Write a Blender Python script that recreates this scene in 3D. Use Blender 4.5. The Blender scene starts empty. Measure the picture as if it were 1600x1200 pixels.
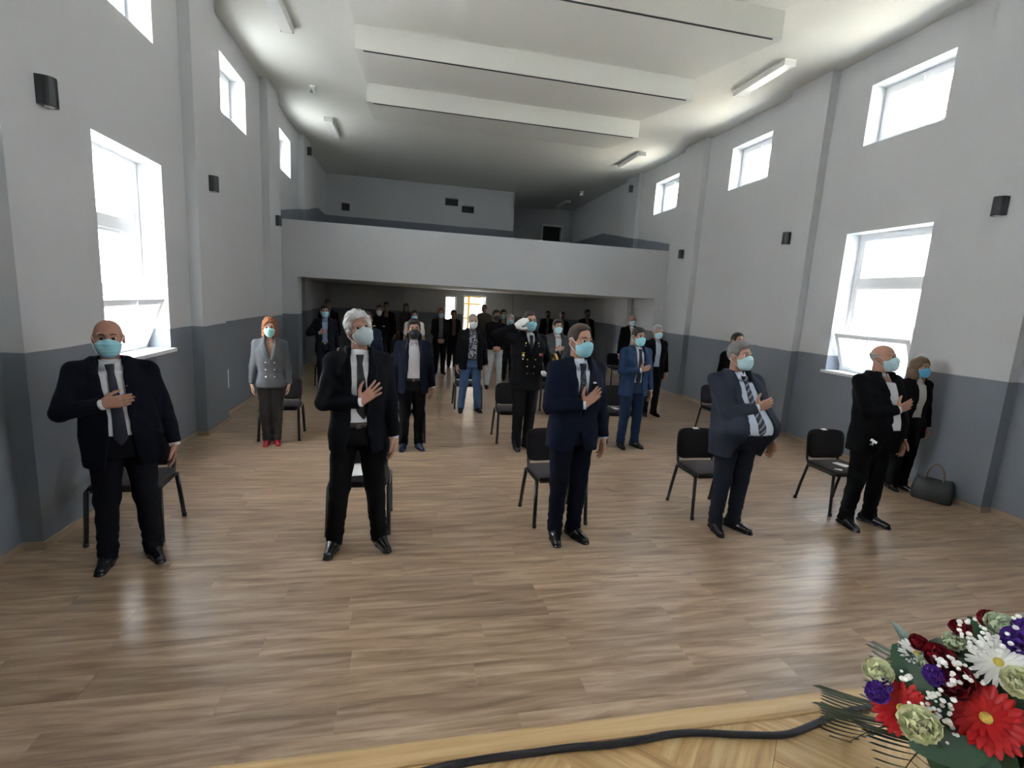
import bpy, math, random
import numpy as np
from mathutils import Matrix, Vector

# ---------------------------------------------------------------- camera, sky, sun, exposure
scene = bpy.context.scene
COL = scene.collection
FPX = 778.41                                   # focal length in pixels of the 1600x1200 frame
CAM = np.array([0.0, 0.0, 2.05])


def cam_rot(a, b, c):
    ca, sa, cb, sb, cc, sc = math.cos(a), math.sin(a), math.cos(b), math.sin(b), math.cos(c), math.sin(c)
    B = np.array([[1, 0, 0], [0, 0, -1], [0, 1, 0]], float)
    Ry = np.array([[ca, 0, sa], [0, 1, 0], [-sa, 0, ca]])
    Rx = np.array([[1, 0, 0], [0, cb, -sb], [0, sb, cb]])
    Rz = np.array([[cc, -sc, 0], [sc, cc, 0], [0, 0, 1]])
    return Rz @ Rx @ Ry @ B


CR = cam_rot(-0.2096, 0.1645, 0.0576)          # world -> (right, down, forward)
cam_data = bpy.data.cameras.new('camera')
cam_data.sensor_fit = 'HORIZONTAL'
cam_data.sensor_width = 36.0
cam_data.lens = 36.0 * FPX / 1600.0
cam_data.clip_start = 0.05
cam_data.clip_end = 500
cam = bpy.data.objects.new('camera', cam_data)
COL.objects.link(cam)
rx, dn, fw = CR[0], CR[1], CR[2]
cam.matrix_world = Matrix(((rx[0], -dn[0], -fw[0], CAM[0]), (rx[1], -dn[1], -fw[1], CAM[1]),
                           (rx[2], -dn[2], -fw[2], CAM[2]), (0, 0, 0, 1)))
scene.camera = cam

world = bpy.data.worlds.new('sky')
scene.world = world
world.use_nodes = True
wn = world.node_tree
wn.nodes.clear()
w_out = wn.nodes.new('ShaderNodeOutputWorld')
w_bg = wn.nodes.new('ShaderNodeBackground')
w_tc = wn.nodes.new('ShaderNodeTexCoord')
w_sep = wn.nodes.new('ShaderNodeSeparateXYZ')
w_ramp = wn.nodes.new('ShaderNodeValToRGB')
w_ramp.color_ramp.elements[0].position = 0.0
w_ramp.color_ramp.elements[0].color = (0.97, 0.985, 1.0, 1)      # bright hazy horizon
w_ramp.color_ramp.elements[1].position = 1.0
w_ramp.color_ramp.elements[1].color = (0.66, 0.81, 1.0, 1)      # paler blue overhead
wn.links.new(w_tc.outputs['Generated'], w_sep.inputs[0])
wn.links.new(w_sep.outputs['Z'], w_ramp.inputs[0])
wn.links.new(w_ramp.outputs[0], w_bg.inputs[0])
wn.links.new(w_bg.outputs[0], w_out.inputs[0])
w_bg.inputs[1].default_value = 6.5

sun_data = bpy.data.lights.new('sun', 'SUN')
sun_data.energy = 45.0
sun_data.angle = 0.01
sun_data.color = (1.0, 0.95, 0.86)
sun = bpy.data.objects.new('sun', sun_data)
COL.objects.link(sun)
sun.rotation_euler = Vector((0.52, 0.34, -1.0)).to_track_quat('-Z', 'Y').to_euler()
sun.location = (-20, -40, 60)

scene.view_settings.view_transform = 'Standard'
scene.view_settings.look = 'None'
scene.view_settings.gamma = 1.0
scene.view_settings.use_curve_mapping = False
scene.view_settings.exposure = 2.3
scene.cycles.use_denoising = True
scene.cycles.max_bounces = 10
scene.cycles.diffuse_bounces = 6
scene.cycles.glossy_bounces = 4
scene.cycles.transparent_max_bounces = 12
scene.cycles.sample_clamp_indirect = 12.0
scene.cycles.caustics_reflective = False
scene.cycles.caustics_refractive = False

rng = random.Random(7)
nrng = np.random.default_rng(5)

# ---------------------------------------------------------------- pixel helpers
def ray(px, py):
    return CR.T @ np.array([(px - 800) / FPX, (py - 600) / FPX, 1.0])


def at_z(px, py, z=0.0):
    d = ray(px, py)
    return CAM + d * (z - CAM[2]) / d[2]


def at_y(px, py, y):
    d = ray(px, py)
    return CAM + d * y / d[1]


def at_x(px, py, x):
    d = ray(px, py)
    return CAM + d * x / d[0]


# ---------------------------------------------------------------- materials
MATS = {}


def new_mat(name):
    m = bpy.data.materials.new(name)
    m.use_nodes = True
    nt = m.node_tree
    bsdf = nt.nodes.get('Principled BSDF')
    return m, nt, bsdf


def lk(nt, a, b):
    nt.links.new(a, b)


def plain(name, col, rough=0.6, metal=0.0, bump=0.0, bscale=200.0, spec=0.5, var=0.0, vscale=8.0, sheen=0.0):
    if name in MATS:
        return MATS[name]
    m, nt, b = new_mat(name)
    b.inputs['Base Color'].default_value = (*col, 1)
    b.inputs['Roughness'].default_value = rough
    b.inputs['Metallic'].default_value = metal
    b.inputs['Specular IOR Level'].default_value = spec
    if sheen:
        b.inputs['Sheen Weight'].default_value = sheen
    if bump or var:
        tc = nt.nodes.new('ShaderNodeTexCoord')
    if bump:
        n = nt.nodes.new('ShaderNodeTexNoise')
        n.inputs['Scale'].default_value = bscale
        n.inputs['Detail'].default_value = 3
        lk(nt, tc.outputs['Object'], n.inputs['Vector'])
        bp = nt.nodes.new('ShaderNodeBump')
        bp.inputs['Strength'].default_value = bump
        bp.inputs['Distance'].default_value = 0.004
        lk(nt, n.outputs[0], bp.inputs['Height'])
        lk(nt, bp.outputs[0], b.inputs['Normal'])
    if var:
        n2 = nt.nodes.new('ShaderNodeTexNoise')
        n2.inputs['Scale'].default_value = vscale
        n2.inputs['Detail'].default_value = 2
        lk(nt, tc.outputs['Object'], n2.inputs['Vector'])
        mr = nt.nodes.new('ShaderNodeMapRange')
        mr.inputs['To Min'].default_value = 1 - var
        mr.inputs['To Max'].default_value = 1 + var
        lk(nt, n2.outputs[0], mr.inputs['Value'])
        mx = nt.nodes.new('ShaderNodeVectorMath')
        mx.operation = 'SCALE'
        mx.inputs[0].default_value = col
        lk(nt, mr.outputs[0], mx.inputs['Scale'])
        lk(nt, mx.outputs[0], b.inputs['Base Color'])
    MATS[name] = m
    return m


def cloth(name, col, rough=0.85, sheen=0.0):
    if max(col) < .05:
        col = tuple(c * .6 for c in col)
    return plain('cloth_' + name, col, rough, bump=0.25, bscale=420.0, spec=0.12, var=0.10, vscale=14.0, sheen=sheen)


def math_node(nt, op, a=None, b=None, c=None):
    n = nt.nodes.new('ShaderNodeMath')
    n.operation = op
    for i, v in enumerate((a, b, c)):
        if v is None:
            continue
        if isinstance(v, (int, float)):
            n.inputs[i].default_value = v
        else:
            lk(nt, v, n.inputs[i])
    return n.outputs[0]


def mix_rgb(nt, fac, a, b):
    n = nt.nodes.new('ShaderNodeMix')
    n.data_type = 'RGBA'
    for sock, v in ((n.inputs[0], fac), (n.inputs[6], a), (n.inputs[7], b)):
        if isinstance(v, tuple):
            sock.default_value = v
        elif isinstance(v, (int, float)):
            sock.default_value = v
        else:
            lk(nt, v, sock)
    return n.outputs[2]


def wall_paint():
    """white upper wall, charcoal dado below a hand painted line (a raised, raked line on the gallery)"""
    m, nt, b = new_mat('wall_paint')
    g = nt.nodes.new('ShaderNodeNewGeometry')
    sp = nt.nodes.new('ShaderNodeSeparateXYZ')
    lk(nt, g.outputs['Position'], sp.inputs[0])
    nz = nt.nodes.new('ShaderNodeTexNoise')
    nz.inputs['Scale'].default_value = 1.3
    lk(nt, g.outputs['Position'], nz.inputs['Vector'])
    wob = math_node(nt, 'MULTIPLY', math_node(nt, 'SUBTRACT', nz.outputs[0], 0.5), 0.03)
    z = math_node(nt, 'ADD', sp.outputs['Z'], wob)
    low = math_node(nt, 'LESS_THAN', z, 1.49)
    rake = math_node(nt, 'MINIMUM', math_node(nt, 'MULTIPLY_ADD', sp.outputs['Y'], 0.17, 3.72 - 12.1 * 0.17), 4.53)
    gal = math_node(nt, 'MULTIPLY', math_node(nt, 'LESS_THAN', z, rake), math_node(nt, 'GREATER_THAN', sp.outputs['Z'], 2.4))
    gal = math_node(nt, 'MULTIPLY', gal, math_node(nt, 'GREATER_THAN', sp.outputs['Y'], 12.13))
    dark = math_node(nt, 'MAXIMUM', low, gal)
    n1 = nt.nodes.new('ShaderNodeTexNoise')
    n1.inputs['Scale'].default_value = 0.9
    n1.inputs['Detail'].default_value = 4
    lk(nt, g.outputs['Position'], n1.inputs['Vector'])
    white = mix_rgb(nt, n1.outputs[0], (0.475, 0.485, 0.50, 1), (0.525, 0.535, 0.55, 1))
    grey = mix_rgb(nt, n1.outputs[0], (0.165, 0.183, 0.215, 1), (0.20, 0.219, 0.252, 1))
    c = mix_rgb(nt, dark, white, grey)
    lk(nt, c, b.inputs['Base Color'])
    b.inputs['Roughness'].default_value = 0.75
    b.inputs['Specular IOR Level'].default_value = 0.3
    n2 = nt.nodes.new('ShaderNodeTexNoise')
    n2.inputs['Scale'].default_value = 70
    n2.inputs['Detail'].default_value = 4
    lk(nt, g.outputs['Position'], n2.inputs['Vector'])
    bp = nt.nodes.new('ShaderNodeBump')
    bp.inputs['Strength'].default_value = 0.35
    bp.inputs['Distance'].default_value = 0.006
    lk(nt, n2.outputs[0], bp.inputs['Height'])
    lk(nt, bp.outputs[0], b.inputs['Normal'])
    return m


def wood_mat(name, cols, along=(1.2, 22.0, 22.0), rough=0.33, per_island=False, bump=0.15, coat=0.0):
    """grain stretched along X of the object; tone differs from piece to piece"""
    m, nt, b = new_mat(name)
    tc = nt.nodes.new('ShaderNodeTexCoord')
    oi = nt.nodes.new('ShaderNodeObjectInfo')
    g = nt.nodes.new('ShaderNodeNewGeometry')
    rnd = g.outputs['Random Per Island'] if per_island else oi.outputs['Random']
    mp = nt.nodes.new('ShaderNodeMapping')
    mp.inputs['Scale'].default_value = along
    cmb = nt.nodes.new('ShaderNodeCombineXYZ')
    lk(nt, math_node(nt, 'MULTIPLY', rnd, 37.0), cmb.inputs[0])
    lk(nt, math_node(nt, 'MULTIPLY', rnd, 91.0), cmb.inputs[1])
    lk(nt, tc.outputs['Object'], mp.inputs['Vector'])
    lk(nt, cmb.outputs[0], mp.inputs['Location'])
    n = nt.nodes.new('ShaderNodeTexNoise')
    n.inputs['Scale'].default_value = 1.0
    n.inputs['Detail'].default_value = 5
    n.inputs['Roughness'].default_value = 0.6
    n.inputs['Distortion'].default_value = 0.6
    lk(nt, mp.outputs[0], n.inputs['Vector'])
    rp = nt.nodes.new('ShaderNodeValToRGB')
    rp.color_ramp.elements[0].position = 0.30
    rp.color_ramp.elements[0].color = (*cols[0], 1)
    rp.color_ramp.elements[1].position = 0.70
    rp.color_ramp.elements[1].color = (*cols[2], 1)
    e = rp.color_ramp.elements.new(0.5)
    e.color = (*cols[1], 1)
    lk(nt, n.outputs[0], rp.inputs[0])
    sc = nt.nodes.new('ShaderNodeVectorMath')
    sc.operation = 'SCALE'
    lk(nt, rp.outputs[0], sc.inputs[0])
    lk(nt, math_node(nt, 'MULTIPLY_ADD', rnd, 0.22, 0.89), sc.inputs['Scale'])
    lk(nt, sc.outputs[0], b.inputs['Base Color'])
    b.inputs['Coat Weight'].default_value = coat
    b.inputs['Coat Roughness'].default_value = 0.33
    lk(nt, math_node(nt, 'MULTIPLY_ADD', n.outputs[0], 0.15, rough - 0.07), b.inputs['Roughness'])
    bp = nt.nodes.new('ShaderNodeBump')
    bp.inputs['Strength'].default_value = bump
    bp.inputs['Distance'].default_value = 0.002
    lk(nt, n.outputs[0], bp.inputs['Height'])
    lk(nt, bp.outputs[0], b.inputs['Normal'])
    return m


def glass_mat(name, frosted):
    m, nt, b = new_mat(name)
    out = nt.nodes.get('Material Output')
    nt.nodes.remove(b)
    tr = nt.nodes.new('ShaderNodeBsdfTransparent')
    tr.inputs[0].default_value = (0.97, 0.98, 0.98, 1)
    mx = nt.nodes.new('ShaderNodeMixShader')
    if frosted:
        tl = nt.nodes.new('ShaderNodeBsdfTranslucent')
        tl.inputs[0].default_value = (0.60, 0.62, 0.64, 1)
        mx.inputs[0].default_value = 0.94
        lk(nt, tl.outputs[0], mx.inputs[2])
    else:
        gl = nt.nodes.new('ShaderNodeBsdfGlossy')
        gl.inputs['Roughness'].default_value = 0.03
        mx.inputs[0].default_value = 0.05
        lk(nt, gl.outputs[0], mx.inputs[2])
    lk(nt, tr.outputs[0], mx.inputs[1])
    lk(nt, mx.outputs[0], out.inputs[0])
    return m


def stripe_mat(name, c1, c2, scale, axis_rot, width=0.5, rough=0.7, dots=False):
    m, nt, b = new_mat(name)
    tc = nt.nodes.new('ShaderNodeTexCoord')
    if dots:
        v = nt.nodes.new('ShaderNodeTexVoronoi')
        v.inputs['Scale'].default_value = scale
        lk(nt, tc.outputs['Object'], v.inputs['Vector'])
        f = math_node(nt, 'LESS_THAN', v.outputs['Distance'], width)
    else:
        mp = nt.nodes.new('ShaderNodeMapping')
        mp.inputs['Rotation'].default_value = axis_rot
        lk(nt, tc.outputs['Object'], mp.inputs['Vector'])
        sp = nt.nodes.new('ShaderNodeSeparateXYZ')
        lk(nt, mp.outputs[0], sp.inputs[0])
        f = math_node(nt, 'LESS_THAN', math_node(nt, 'FRACT', math_node(nt, 'MULTIPLY', sp.outputs['Z'], scale)), width)
    lk(nt, mix_rgb(nt, f, (*c1, 1), (*c2, 1)), b.inputs['Base Color'])
    b.inputs['Roughness'].default_value = rough
    b.inputs['Specular IOR Level'].default_value = 0.3
    return m


def mask_mat(name, col):
    """surgical mask: three folds as fine relief, fabric colour"""
    m, nt, b = new_mat(name)
    tc = nt.nodes.new('ShaderNodeTexCoord')
    sp = nt.nodes.new('ShaderNodeSeparateXYZ')
    lk(nt, tc.outputs['Object'], sp.inputs[0])
    saw = math_node(nt, 'FRACT', math_node(nt, 'MULTIPLY', sp.outputs['Z'], 42.0))
    bp = nt.nodes.new('ShaderNodeBump')
    bp.inputs['Strength'].default_value = 0.6
    bp.inputs['Distance'].default_value = 0.004
    lk(nt, saw, bp.inputs['Height'])
    lk(nt, bp.outputs[0], b.inputs['Normal'])
    b.inputs['Base Color'].default_value = (*col, 1)
    b.inputs['Roughness'].default_value = 0.8
    return m


# ---------------------------------------------------------------- mesh helpers
def tag(o, label=None, cat=None, group=None, kind=None):
    if label:
        o['label'] = label
    if cat:
        o['category'] = cat
    if group:
        o['group'] = group
    if kind:
        o['kind'] = kind
    return o


def empty(name, loc=(0, 0, 0), rz=0.0, label=None, cat=None, group=None, kind=None):
    o = bpy.data.objects.new(name, None)
    o.empty_display_size = 0.1
    COL.objects.link(o)
    o.location = loc
    o.rotation_euler = (0, 0, rz)
    return tag(o, label, cat, group, kind)


def link_mesh(name, me, parent=None, loc=None, rot=None):
    o = bpy.data.objects.new(name, me)
    COL.objects.link(o)
    if parent is not None:
        o.parent = parent
    if loc is not None:
        o.location = loc
    if rot is not None:
        o.rotation_euler = rot
    return o


def np_mesh(name, V, F, mats, smooth=True):
    """V (n,3) array, F (m,4) or (m,3) array"""
    me = bpy.data.meshes.new(name)
    V = np.ascontiguousarray(V, np.float32)
    F = np.ascontiguousarray(F, np.int32)
    k = F.shape[1]
    me.vertices.add(len(V))
    me.vertices.foreach_set('co', V.ravel())
    me.loops.add(F.size)
    me.loops.foreach_set('vertex_index', F.ravel())
    me.polygons.add(len(F))
    me.polygons.foreach_set('loop_start', np.arange(0, F.size, k, dtype=np.int32))
    me.polygons.foreach_set('use_smooth', np.full(len(F), smooth, bool))
    me.update(calc_edges=True)
    for m in (mats if isinstance(mats, (list, tuple)) else [mats]):
        me.materials.append(m)
    return me


class MB:
    """collects simple solids; build() links them as one mesh object"""

    def __init__(self):
        self.v, self.f, self.mi, self.sm = [], [], [], []

    def add(self, vs, fs, mi=0, smooth=False):
        o = len(self.v)
        self.v += [tuple(map(float, p)) for p in vs]
        self.f += [tuple(i + o for i in f) for f in fs]
        self.mi += [mi] * len(fs)
        self.sm += [smooth] * len(fs)
        return self

    def box(self, x0, x1, y0, y1, z0, z1, mi=0, M=None, bev=0.0):
        if bev > 0:
            b = bev
            vs, fs = [], []
            # chamfered box: three nested rings
            for (z, i) in ((z0, b), (z0 + b, 0), (z1 - b, 0), (z1, b)):
                xa, xb, ya, yb = x0 + i, x1 - i, y0 + i, y1 - i
                c = b if i == 0 else 0.0
                vs += [(xa + c, ya, z), (xb - c, ya, z), (xb, ya + c, z), (xb, yb - c, z), (xb - c, yb, z), (xa + c, yb, z),
                       (xa, yb - c, z), (xa, ya + c, z)]
            for r in range(3):
                for j in range(8):
                    k = (j + 1) % 8
                    fs.append((r * 8 + j, r * 8 + k, r * 8 + 8 + k, r * 8 + 8 + j))
            fs.append(tuple(range(7, -1, -1)))
            fs.append(tuple(range(24, 32)))
        else:
            vs = [(x0, y0, z0), (x1, y0, z0), (x1, y1, z0), (x0, y1, z0), (x0, y0, z1), (x1, y0, z1), (x1, y1, z1), (x0, y1, z1)]
            fs = [(0, 3, 2, 1), (4, 5, 6, 7), (0, 1, 5, 4), (1, 2, 6, 5), (2, 3, 7, 6), (3, 0, 4, 7)]
        if M is not None:
            vs = [tuple(M @ Vector(p)) for p in vs]
        return self.add(vs, fs, mi)

    def tube(self, pts, r, n=8, mi=0, caps=True, flat=None):
        """round (or oval: flat=(ru, rv)) tube along a polyline"""
        P = [Vector(p) for p in pts]
        m = len(P)
        rr = r if isinstance(r, (list, tuple)) else [r] * m
        vs, fs = [], []
        up = None
        for i, p in enumerate(P):
            t = (P[min(i + 1, m - 1)] - P[max(i - 1, 0)])
            t.normalize()
            if up is None:
                up = Vector((0, 0, 1)) if abs(t.z) < 0.9 else Vector((1, 0, 0))
            u = up.cross(t)
            if u.length < 1e-5:
                u = Vector((1, 0, 0)).cross(t)
            u.normalize()
            v = t.cross(u)
            up = v.copy()
            for k in range(n):
                a = 2 * math.pi * k / n
                fu, fv = flat if flat else (1, 1)
                vs.append(tuple(p + u * (math.cos(a) * rr[i] * fu) + v * (math.sin(a) * rr[i] * fv)))
        for i in range(m - 1):
            for k in range(n):
                l = (k + 1) % n
                fs.append((i * n + k, i * n + l, i * n + n + l, i * n + n + k))
        if caps:
            fs.append(tuple(range(n - 1, -1, -1)))
            fs.append(tuple((m - 1) * n + k for k in range(n)))
        return self.add(vs, fs, mi, True)

    def ball(self, c, r, n=8, m=6, mi=0):
        rx_, ry_, rz_ = r if isinstance(r, (list, tuple)) else (r, r, r)
        vs, fs = [], []
        vs.append((c[0], c[1], c[2] - rz_))
        for i in range(1, m):
            a = math.pi * i / m
            for k in range(n):
                b = 2 * math.pi * k / n
                vs.append((c[0] + rx_ * math.sin(a) * math.cos(b), c[1] + ry_ * math.sin(a) * math.sin(b), c[2] - rz_ * math.cos(a)))
        vs.append((c[0], c[1], c[2] + rz_))
        e = len(vs) - 1
        for k in range(n):
            l = (k + 1) % n
            fs.append((0, 1 + l, 1 + k))
            for i in range(m - 2):
                fs.append((1 + i * n + k, 1 + i * n + l, 1 + i * n + n + l, 1 + i * n + n + k))
            fs.append((e, 1 + (m - 2) * n + k, 1 + (m - 2) * n + l))
        return self.add(vs, fs, mi, True)

    def grid(self, rows, mi=0, smooth=True, close=False):
        """rows: list of equally long point lists"""
        n = len(rows[0])
        fs = []
        for i in range(len(rows) - 1):
            for k in range(n if close else n - 1):
                l = (k + 1) % n
                fs.append((i * n + k, i * n + l, i * n + n + l, i * n + n + k))
        return self.add([p for r in rows for p in r], fs, mi, smooth)

    def mesh(self, name, mats):
        me = bpy.data.meshes.new(name)
        me.from_pydata(self.v, [], self.f)
        me.polygons.foreach_set('material_index', self.mi)
        me.polygons.foreach_set('use_smooth', self.sm)
        for m in (mats if isinstance(mats, (list, tuple)) else [mats]):
            me.materials.append(m)
        me.update()
        return me

    def build(self, name, mats, parent=None, loc=None, rot=None):
        return link_mesh(name, self.mesh(name, mats), parent, loc, rot)


def soft_box(name, sx, sy, sz, mat, parent=None, r=0.03, seg=4, loc=None, rot=None, puff=0.0):
    """rounded cushion-like box centred at the origin"""
    n = 10
    lin = np.linspace(-1, 1, n + 1)
    V, F = [], []
    half = np.array([sx, sy, sz]) / 2
    for ax in range(3):
        for sg in (-1, 1):
            o = len(V)
            for i in range(n + 1):
                for j in range(n + 1):
                    p = np.zeros(3)
                    p[ax] = sg
                    p[(ax + 1) % 3] = lin[i]
                    p[(ax + 2) % 3] = lin[j]
                    q = p * half
                    inner = np.clip(q, -(half - r), half - r)
                    d = q - inner
                    L = np.linalg.norm(d)
                    if L > 1e-9:
                        q = inner + d / L * min(r, L if L < r else r)
                    V.append(q)
            for i in range(n):
                for j in range(n):
                    a, b, c, d_ = o + i * (n + 1) + j, o + (i + 1) * (n + 1) + j, o + (i + 1) * (n + 1) + j + 1, o + i * (n + 1) + j + 1
                    F.append((a, b, c, d_) if sg > 0 else (a, d_, c, b))
    V = np.array(V)
    if puff:
        V[:, 2] += np.where(V[:, 2] > 0, puff * (1 - (V[:, 0] / half[0]) ** 2) * (1 - (V[:, 1] / half[1]) ** 2), 0)
    me = np_mesh(name, V, np.array(F), mat)
    return link_mesh(name, me, parent, loc, rot)


def copy_tree(o, parent=None):
    c = o.copy()
    COL.objects.link(c)
    c.parent = parent
    for ch in list(o.children):
        copy_tree(ch, c)
    return c

# ================================================================ the hall
XL, XR, CZ = -2.80, 6.49, 5.86          # side walls, ceiling
YB, Y0 = 18.2, -4.5                      # back wall below the gallery, wall behind the stage
YBAL, BALB, BALT = 12.10, 2.32, 3.54     # gallery front
STZ, STY = 1.10, 0.945                   # stage height and front edge
TH = 0.42                                # outer wall thickness

M_WALL = wall_paint()
M_CEIL = plain('ceiling_paint', (0.70, 0.70, 0.655), 0.8, bump=0.2, bscale=60, spec=0.2)
M_PVC = plain('white_pvc', (0.80, 0.81, 0.82), 0.35)
M_SILL = plain('sill_stone', (0.62, 0.63, 0.64), 0.4, var=0.15, vscale=60)
M_GLASS = glass_mat('clear_glass', False)
M_FROST = glass_mat('frosted_glass', True)
M_PLANK = wood_mat('oak_laminate', ((0.20, 0.126, 0.073), (0.38, 0.258, 0.166), (0.56, 0.415, 0.298)), along=(1.6, 17.0, 17.0), rough=0.34, coat=0.45)
M_PLANKF = wood_mat('oak_laminate_far', ((0.20, 0.126, 0.073), (0.38, 0.258, 0.166), (0.56, 0.415, 0.298)), along=(1.6, 17.0, 17.0), rough=0.34, coat=0.45, per_island=True)
M_PARQ = wood_mat('beech_parquet', ((0.34, 0.20, 0.085), (0.50, 0.325, 0.145), (0.66, 0.48, 0.26)), along=(3.0, 40.0, 40.0), rough=0.38)
M_NOSE = wood_mat('beech_nosing', ((0.40, 0.25, 0.12), (0.52, 0.35, 0.17), (0.60, 0.43, 0.24)), along=(2.0, 40.0, 40.0), rough=0.4)
M_SUBF = plain('subfloor', (0.05, 0.04, 0.035), 0.9)
M_DARKBOX = plain('charcoal_metal', (0.022, 0.024, 0.028), 0.45, bump=0.1)
M_GROUND = plain('outside_ground', (0.42, 0.41, 0.38), 0.9, var=0.15, vscale=0.4)


def wall_holes(name, axis, p_in, p_out, u0, u1, z0, z1, holes, mat, parent=None):
    """wall slab with rectangular openings. axis 'x': plane x=p_in..p_out, u=y ; axis 'y': plane y, u=x"""
    us = sorted({u0, u1, *[h[0] for h in holes], *[h[1] for h in holes]})
    zs = sorted({z0, z1, *[h[2] for h in holes], *[h[3] for h in holes]})
    mb = MB()
    inside = lambda u, z: any(h[0] < u < h[1] and h[2] < z < h[3] for h in holes)
    P = (lambda p, u, z: (p, u, z)) if axis == 'x' else (lambda p, u, z: (u, p, z))
    solid = {}
    for i in range(len(us) - 1):
        for j in range(len(zs) - 1):
            solid[i, j] = not inside((us[i] + us[i + 1]) / 2, (zs[j] + zs[j + 1]) / 2)
    flip = (p_out > p_in) != (axis == 'y')

    def quad(a, b, c, d):
        mb.add([a, b, c, d] if not flip else [d, c, b, a], [(0, 1, 2, 3)])
    for (i, j), s in solid.items():
        if not s:
            continue
        ua, ub, za, zb = us[i], us[i + 1], zs[j], zs[j + 1]
        quad(P(p_in, ua, za), P(p_in, ub, za), P(p_in, ub, zb), P(p_in, ua, zb))
        quad(P(p_out, ub, za), P(p_out, ua, za), P(p_out, ua, zb), P(p_out, ub, zb))
        if not solid.get((i - 1, j), False):
            quad(P(p_out, ua, za), P(p_in, ua, za), P(p_in, ua, zb), P(p_out, ua, zb))
        if not solid.get((i + 1, j), False):
            quad(P(p_in, ub, za), P(p_out, ub, za), P(p_out, ub, zb), P(p_in, ub, zb))
        if not solid.get((i, j - 1), False):
            quad(P(p_out, ua, za), P(p_out, ub, za), P(p_in, ub, za), P(p_in, ua, za))
        if not solid.get((i, j + 1), False):
            quad(P(p_in, ua, zb), P(p_in, ub, zb), P(p_out, ub, zb), P(p_out, ua, zb))
    return tag(mb.build(name, mat, parent), kind='structure')


BAYS = [(2.22, 3.40), (5.50, 6.66), (8.70, 9.88), (12.0, 13.2)]         # upper windows
UPZ = (4.59, 5.42)
LOWBAYS = [(5.39, 6.69)]
STAGELOW = [(-1.15, -0.05, 2.2, 3.9)]                                   # unseen tall windows beside the stage, added to light people's fronts
LOWZ = (1.25, 3.345)
STAGEB = [(-1.2, 0.0), (-3.9, -2.7)]  # unseen upper windows along the stage, added for more light from the front
holes = [(a, b, *UPZ) for a, b in BAYS + STAGEB] + [(a, b, *LOWZ) for a, b in LOWBAYS] + STAGELOW
wall_holes('wall_left', 'x', XL, XL - TH, Y0, 21.0, 0.0, CZ, holes, M_WALL)
wall_holes('wall_right', 'x', XR, XR + TH, Y0, 21.0, 0.0, CZ, holes, M_WALL)
wall_holes('wall_stage', 'y', Y0, Y0 - 0.3, XL - TH, XR + TH, 0, CZ, [], M_WALL)
DOOR = (1.90, 2.76, 0.0, 2.20)
SIDE = (1.24, 1.66, 0.95, 2.12)
wall_holes('wall_back', 'y', YB, YB + 0.3, XL, XR, 0, 2.6, [DOOR, SIDE], M_WALL)

# ceiling slab
tag(MB().box(XL - TH, XR + TH, Y0 - .3, 21.0, CZ, CZ + 0.3).build('ceiling', M_CEIL), kind='structure')
# acoustic wedges: upright face to the stage, soffit rising back to the ceiling
k = 1
for yf in (2.1, 4.15, 6.20, 8.26, 10.32):
    d, L, xa, xb = 0.33, 2.04, -0.86, 4.57
    mb = MB()
    vs = [(xa, yf, CZ - d), (xb, yf, CZ - d), (xb, yf, CZ + .02), (xa, yf, CZ + .02), (xa, yf + L, CZ + .005), (xb, yf + L, CZ + .005),
          (xa, yf + .05, CZ - d), (xb, yf + .05, CZ - d)]
    mb.add(vs, [(0, 1, 2, 3), (0, 6, 7, 1), (6, 4, 5, 7), (0, 3, 4, 6), (1, 7, 5, 2), (2, 5, 4, 3)])
    t = tag(mb.build('trim_%d' % k, M_CEIL), kind='structure')
    MB().box(xa + .12, xb - .12, yf + .012, yf + .03, CZ - d - .012, CZ - d + .004).build('light_slot', M_DARKBOX, t)
    MB().box(xa + .12, xb - .12, yf + .034, yf + .06, CZ - d - .010, CZ - d + .01).build('cover_strip', M_CEIL, t)
    k += 1

# pilasters
PIL = [(1.05), (4.55), (7.72), (11.15), (14.45)]
for side, x, sg in (('left', XL, 1), ('right', XR, -1)):
    for yc in PIL:
        w = 0.42
        xa, xb = (x - .02, x + .14) if sg > 0 else (x - .14, x + .02)
        tag(MB().box(xa, xb, yc - w, yc + w, 0, CZ + .01).build('trim_%d' % k, M_WALL), kind='structure')
        k += 1
# baseboards (pale wood strip around wall and pilasters)
M_BASE = plain('baseboard_wood', (0.34, 0.25, 0.18), 0.5)
for side, x, sg in (('left', XL, 1), ('right', XR, -1)):
    mb = MB()
    ys = [STY] + [v for yc in PIL[1:] for v in (yc - .42, yc + .42)] + [YB]
    for i in range(len(ys) - 1):
        off = .14 if i % 2 else 0.0
        a, b = x + sg * off, x + sg * (off + .015)
        mb.box(min(a, b), max(a, b), ys[i] - (.015 if off else 0), ys[i + 1] + (.015 if off else 0), 0, .06)
        if off:
            for yy in (ys[i] - .015, ys[i + 1]):
                a, b = x, x + sg * .14
                mb.box(min(a, b), max(a, b), yy, yy + .015, 0, .06)
    tag(mb.build('baseboard_' + side, M_BASE), kind='structure')

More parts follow.
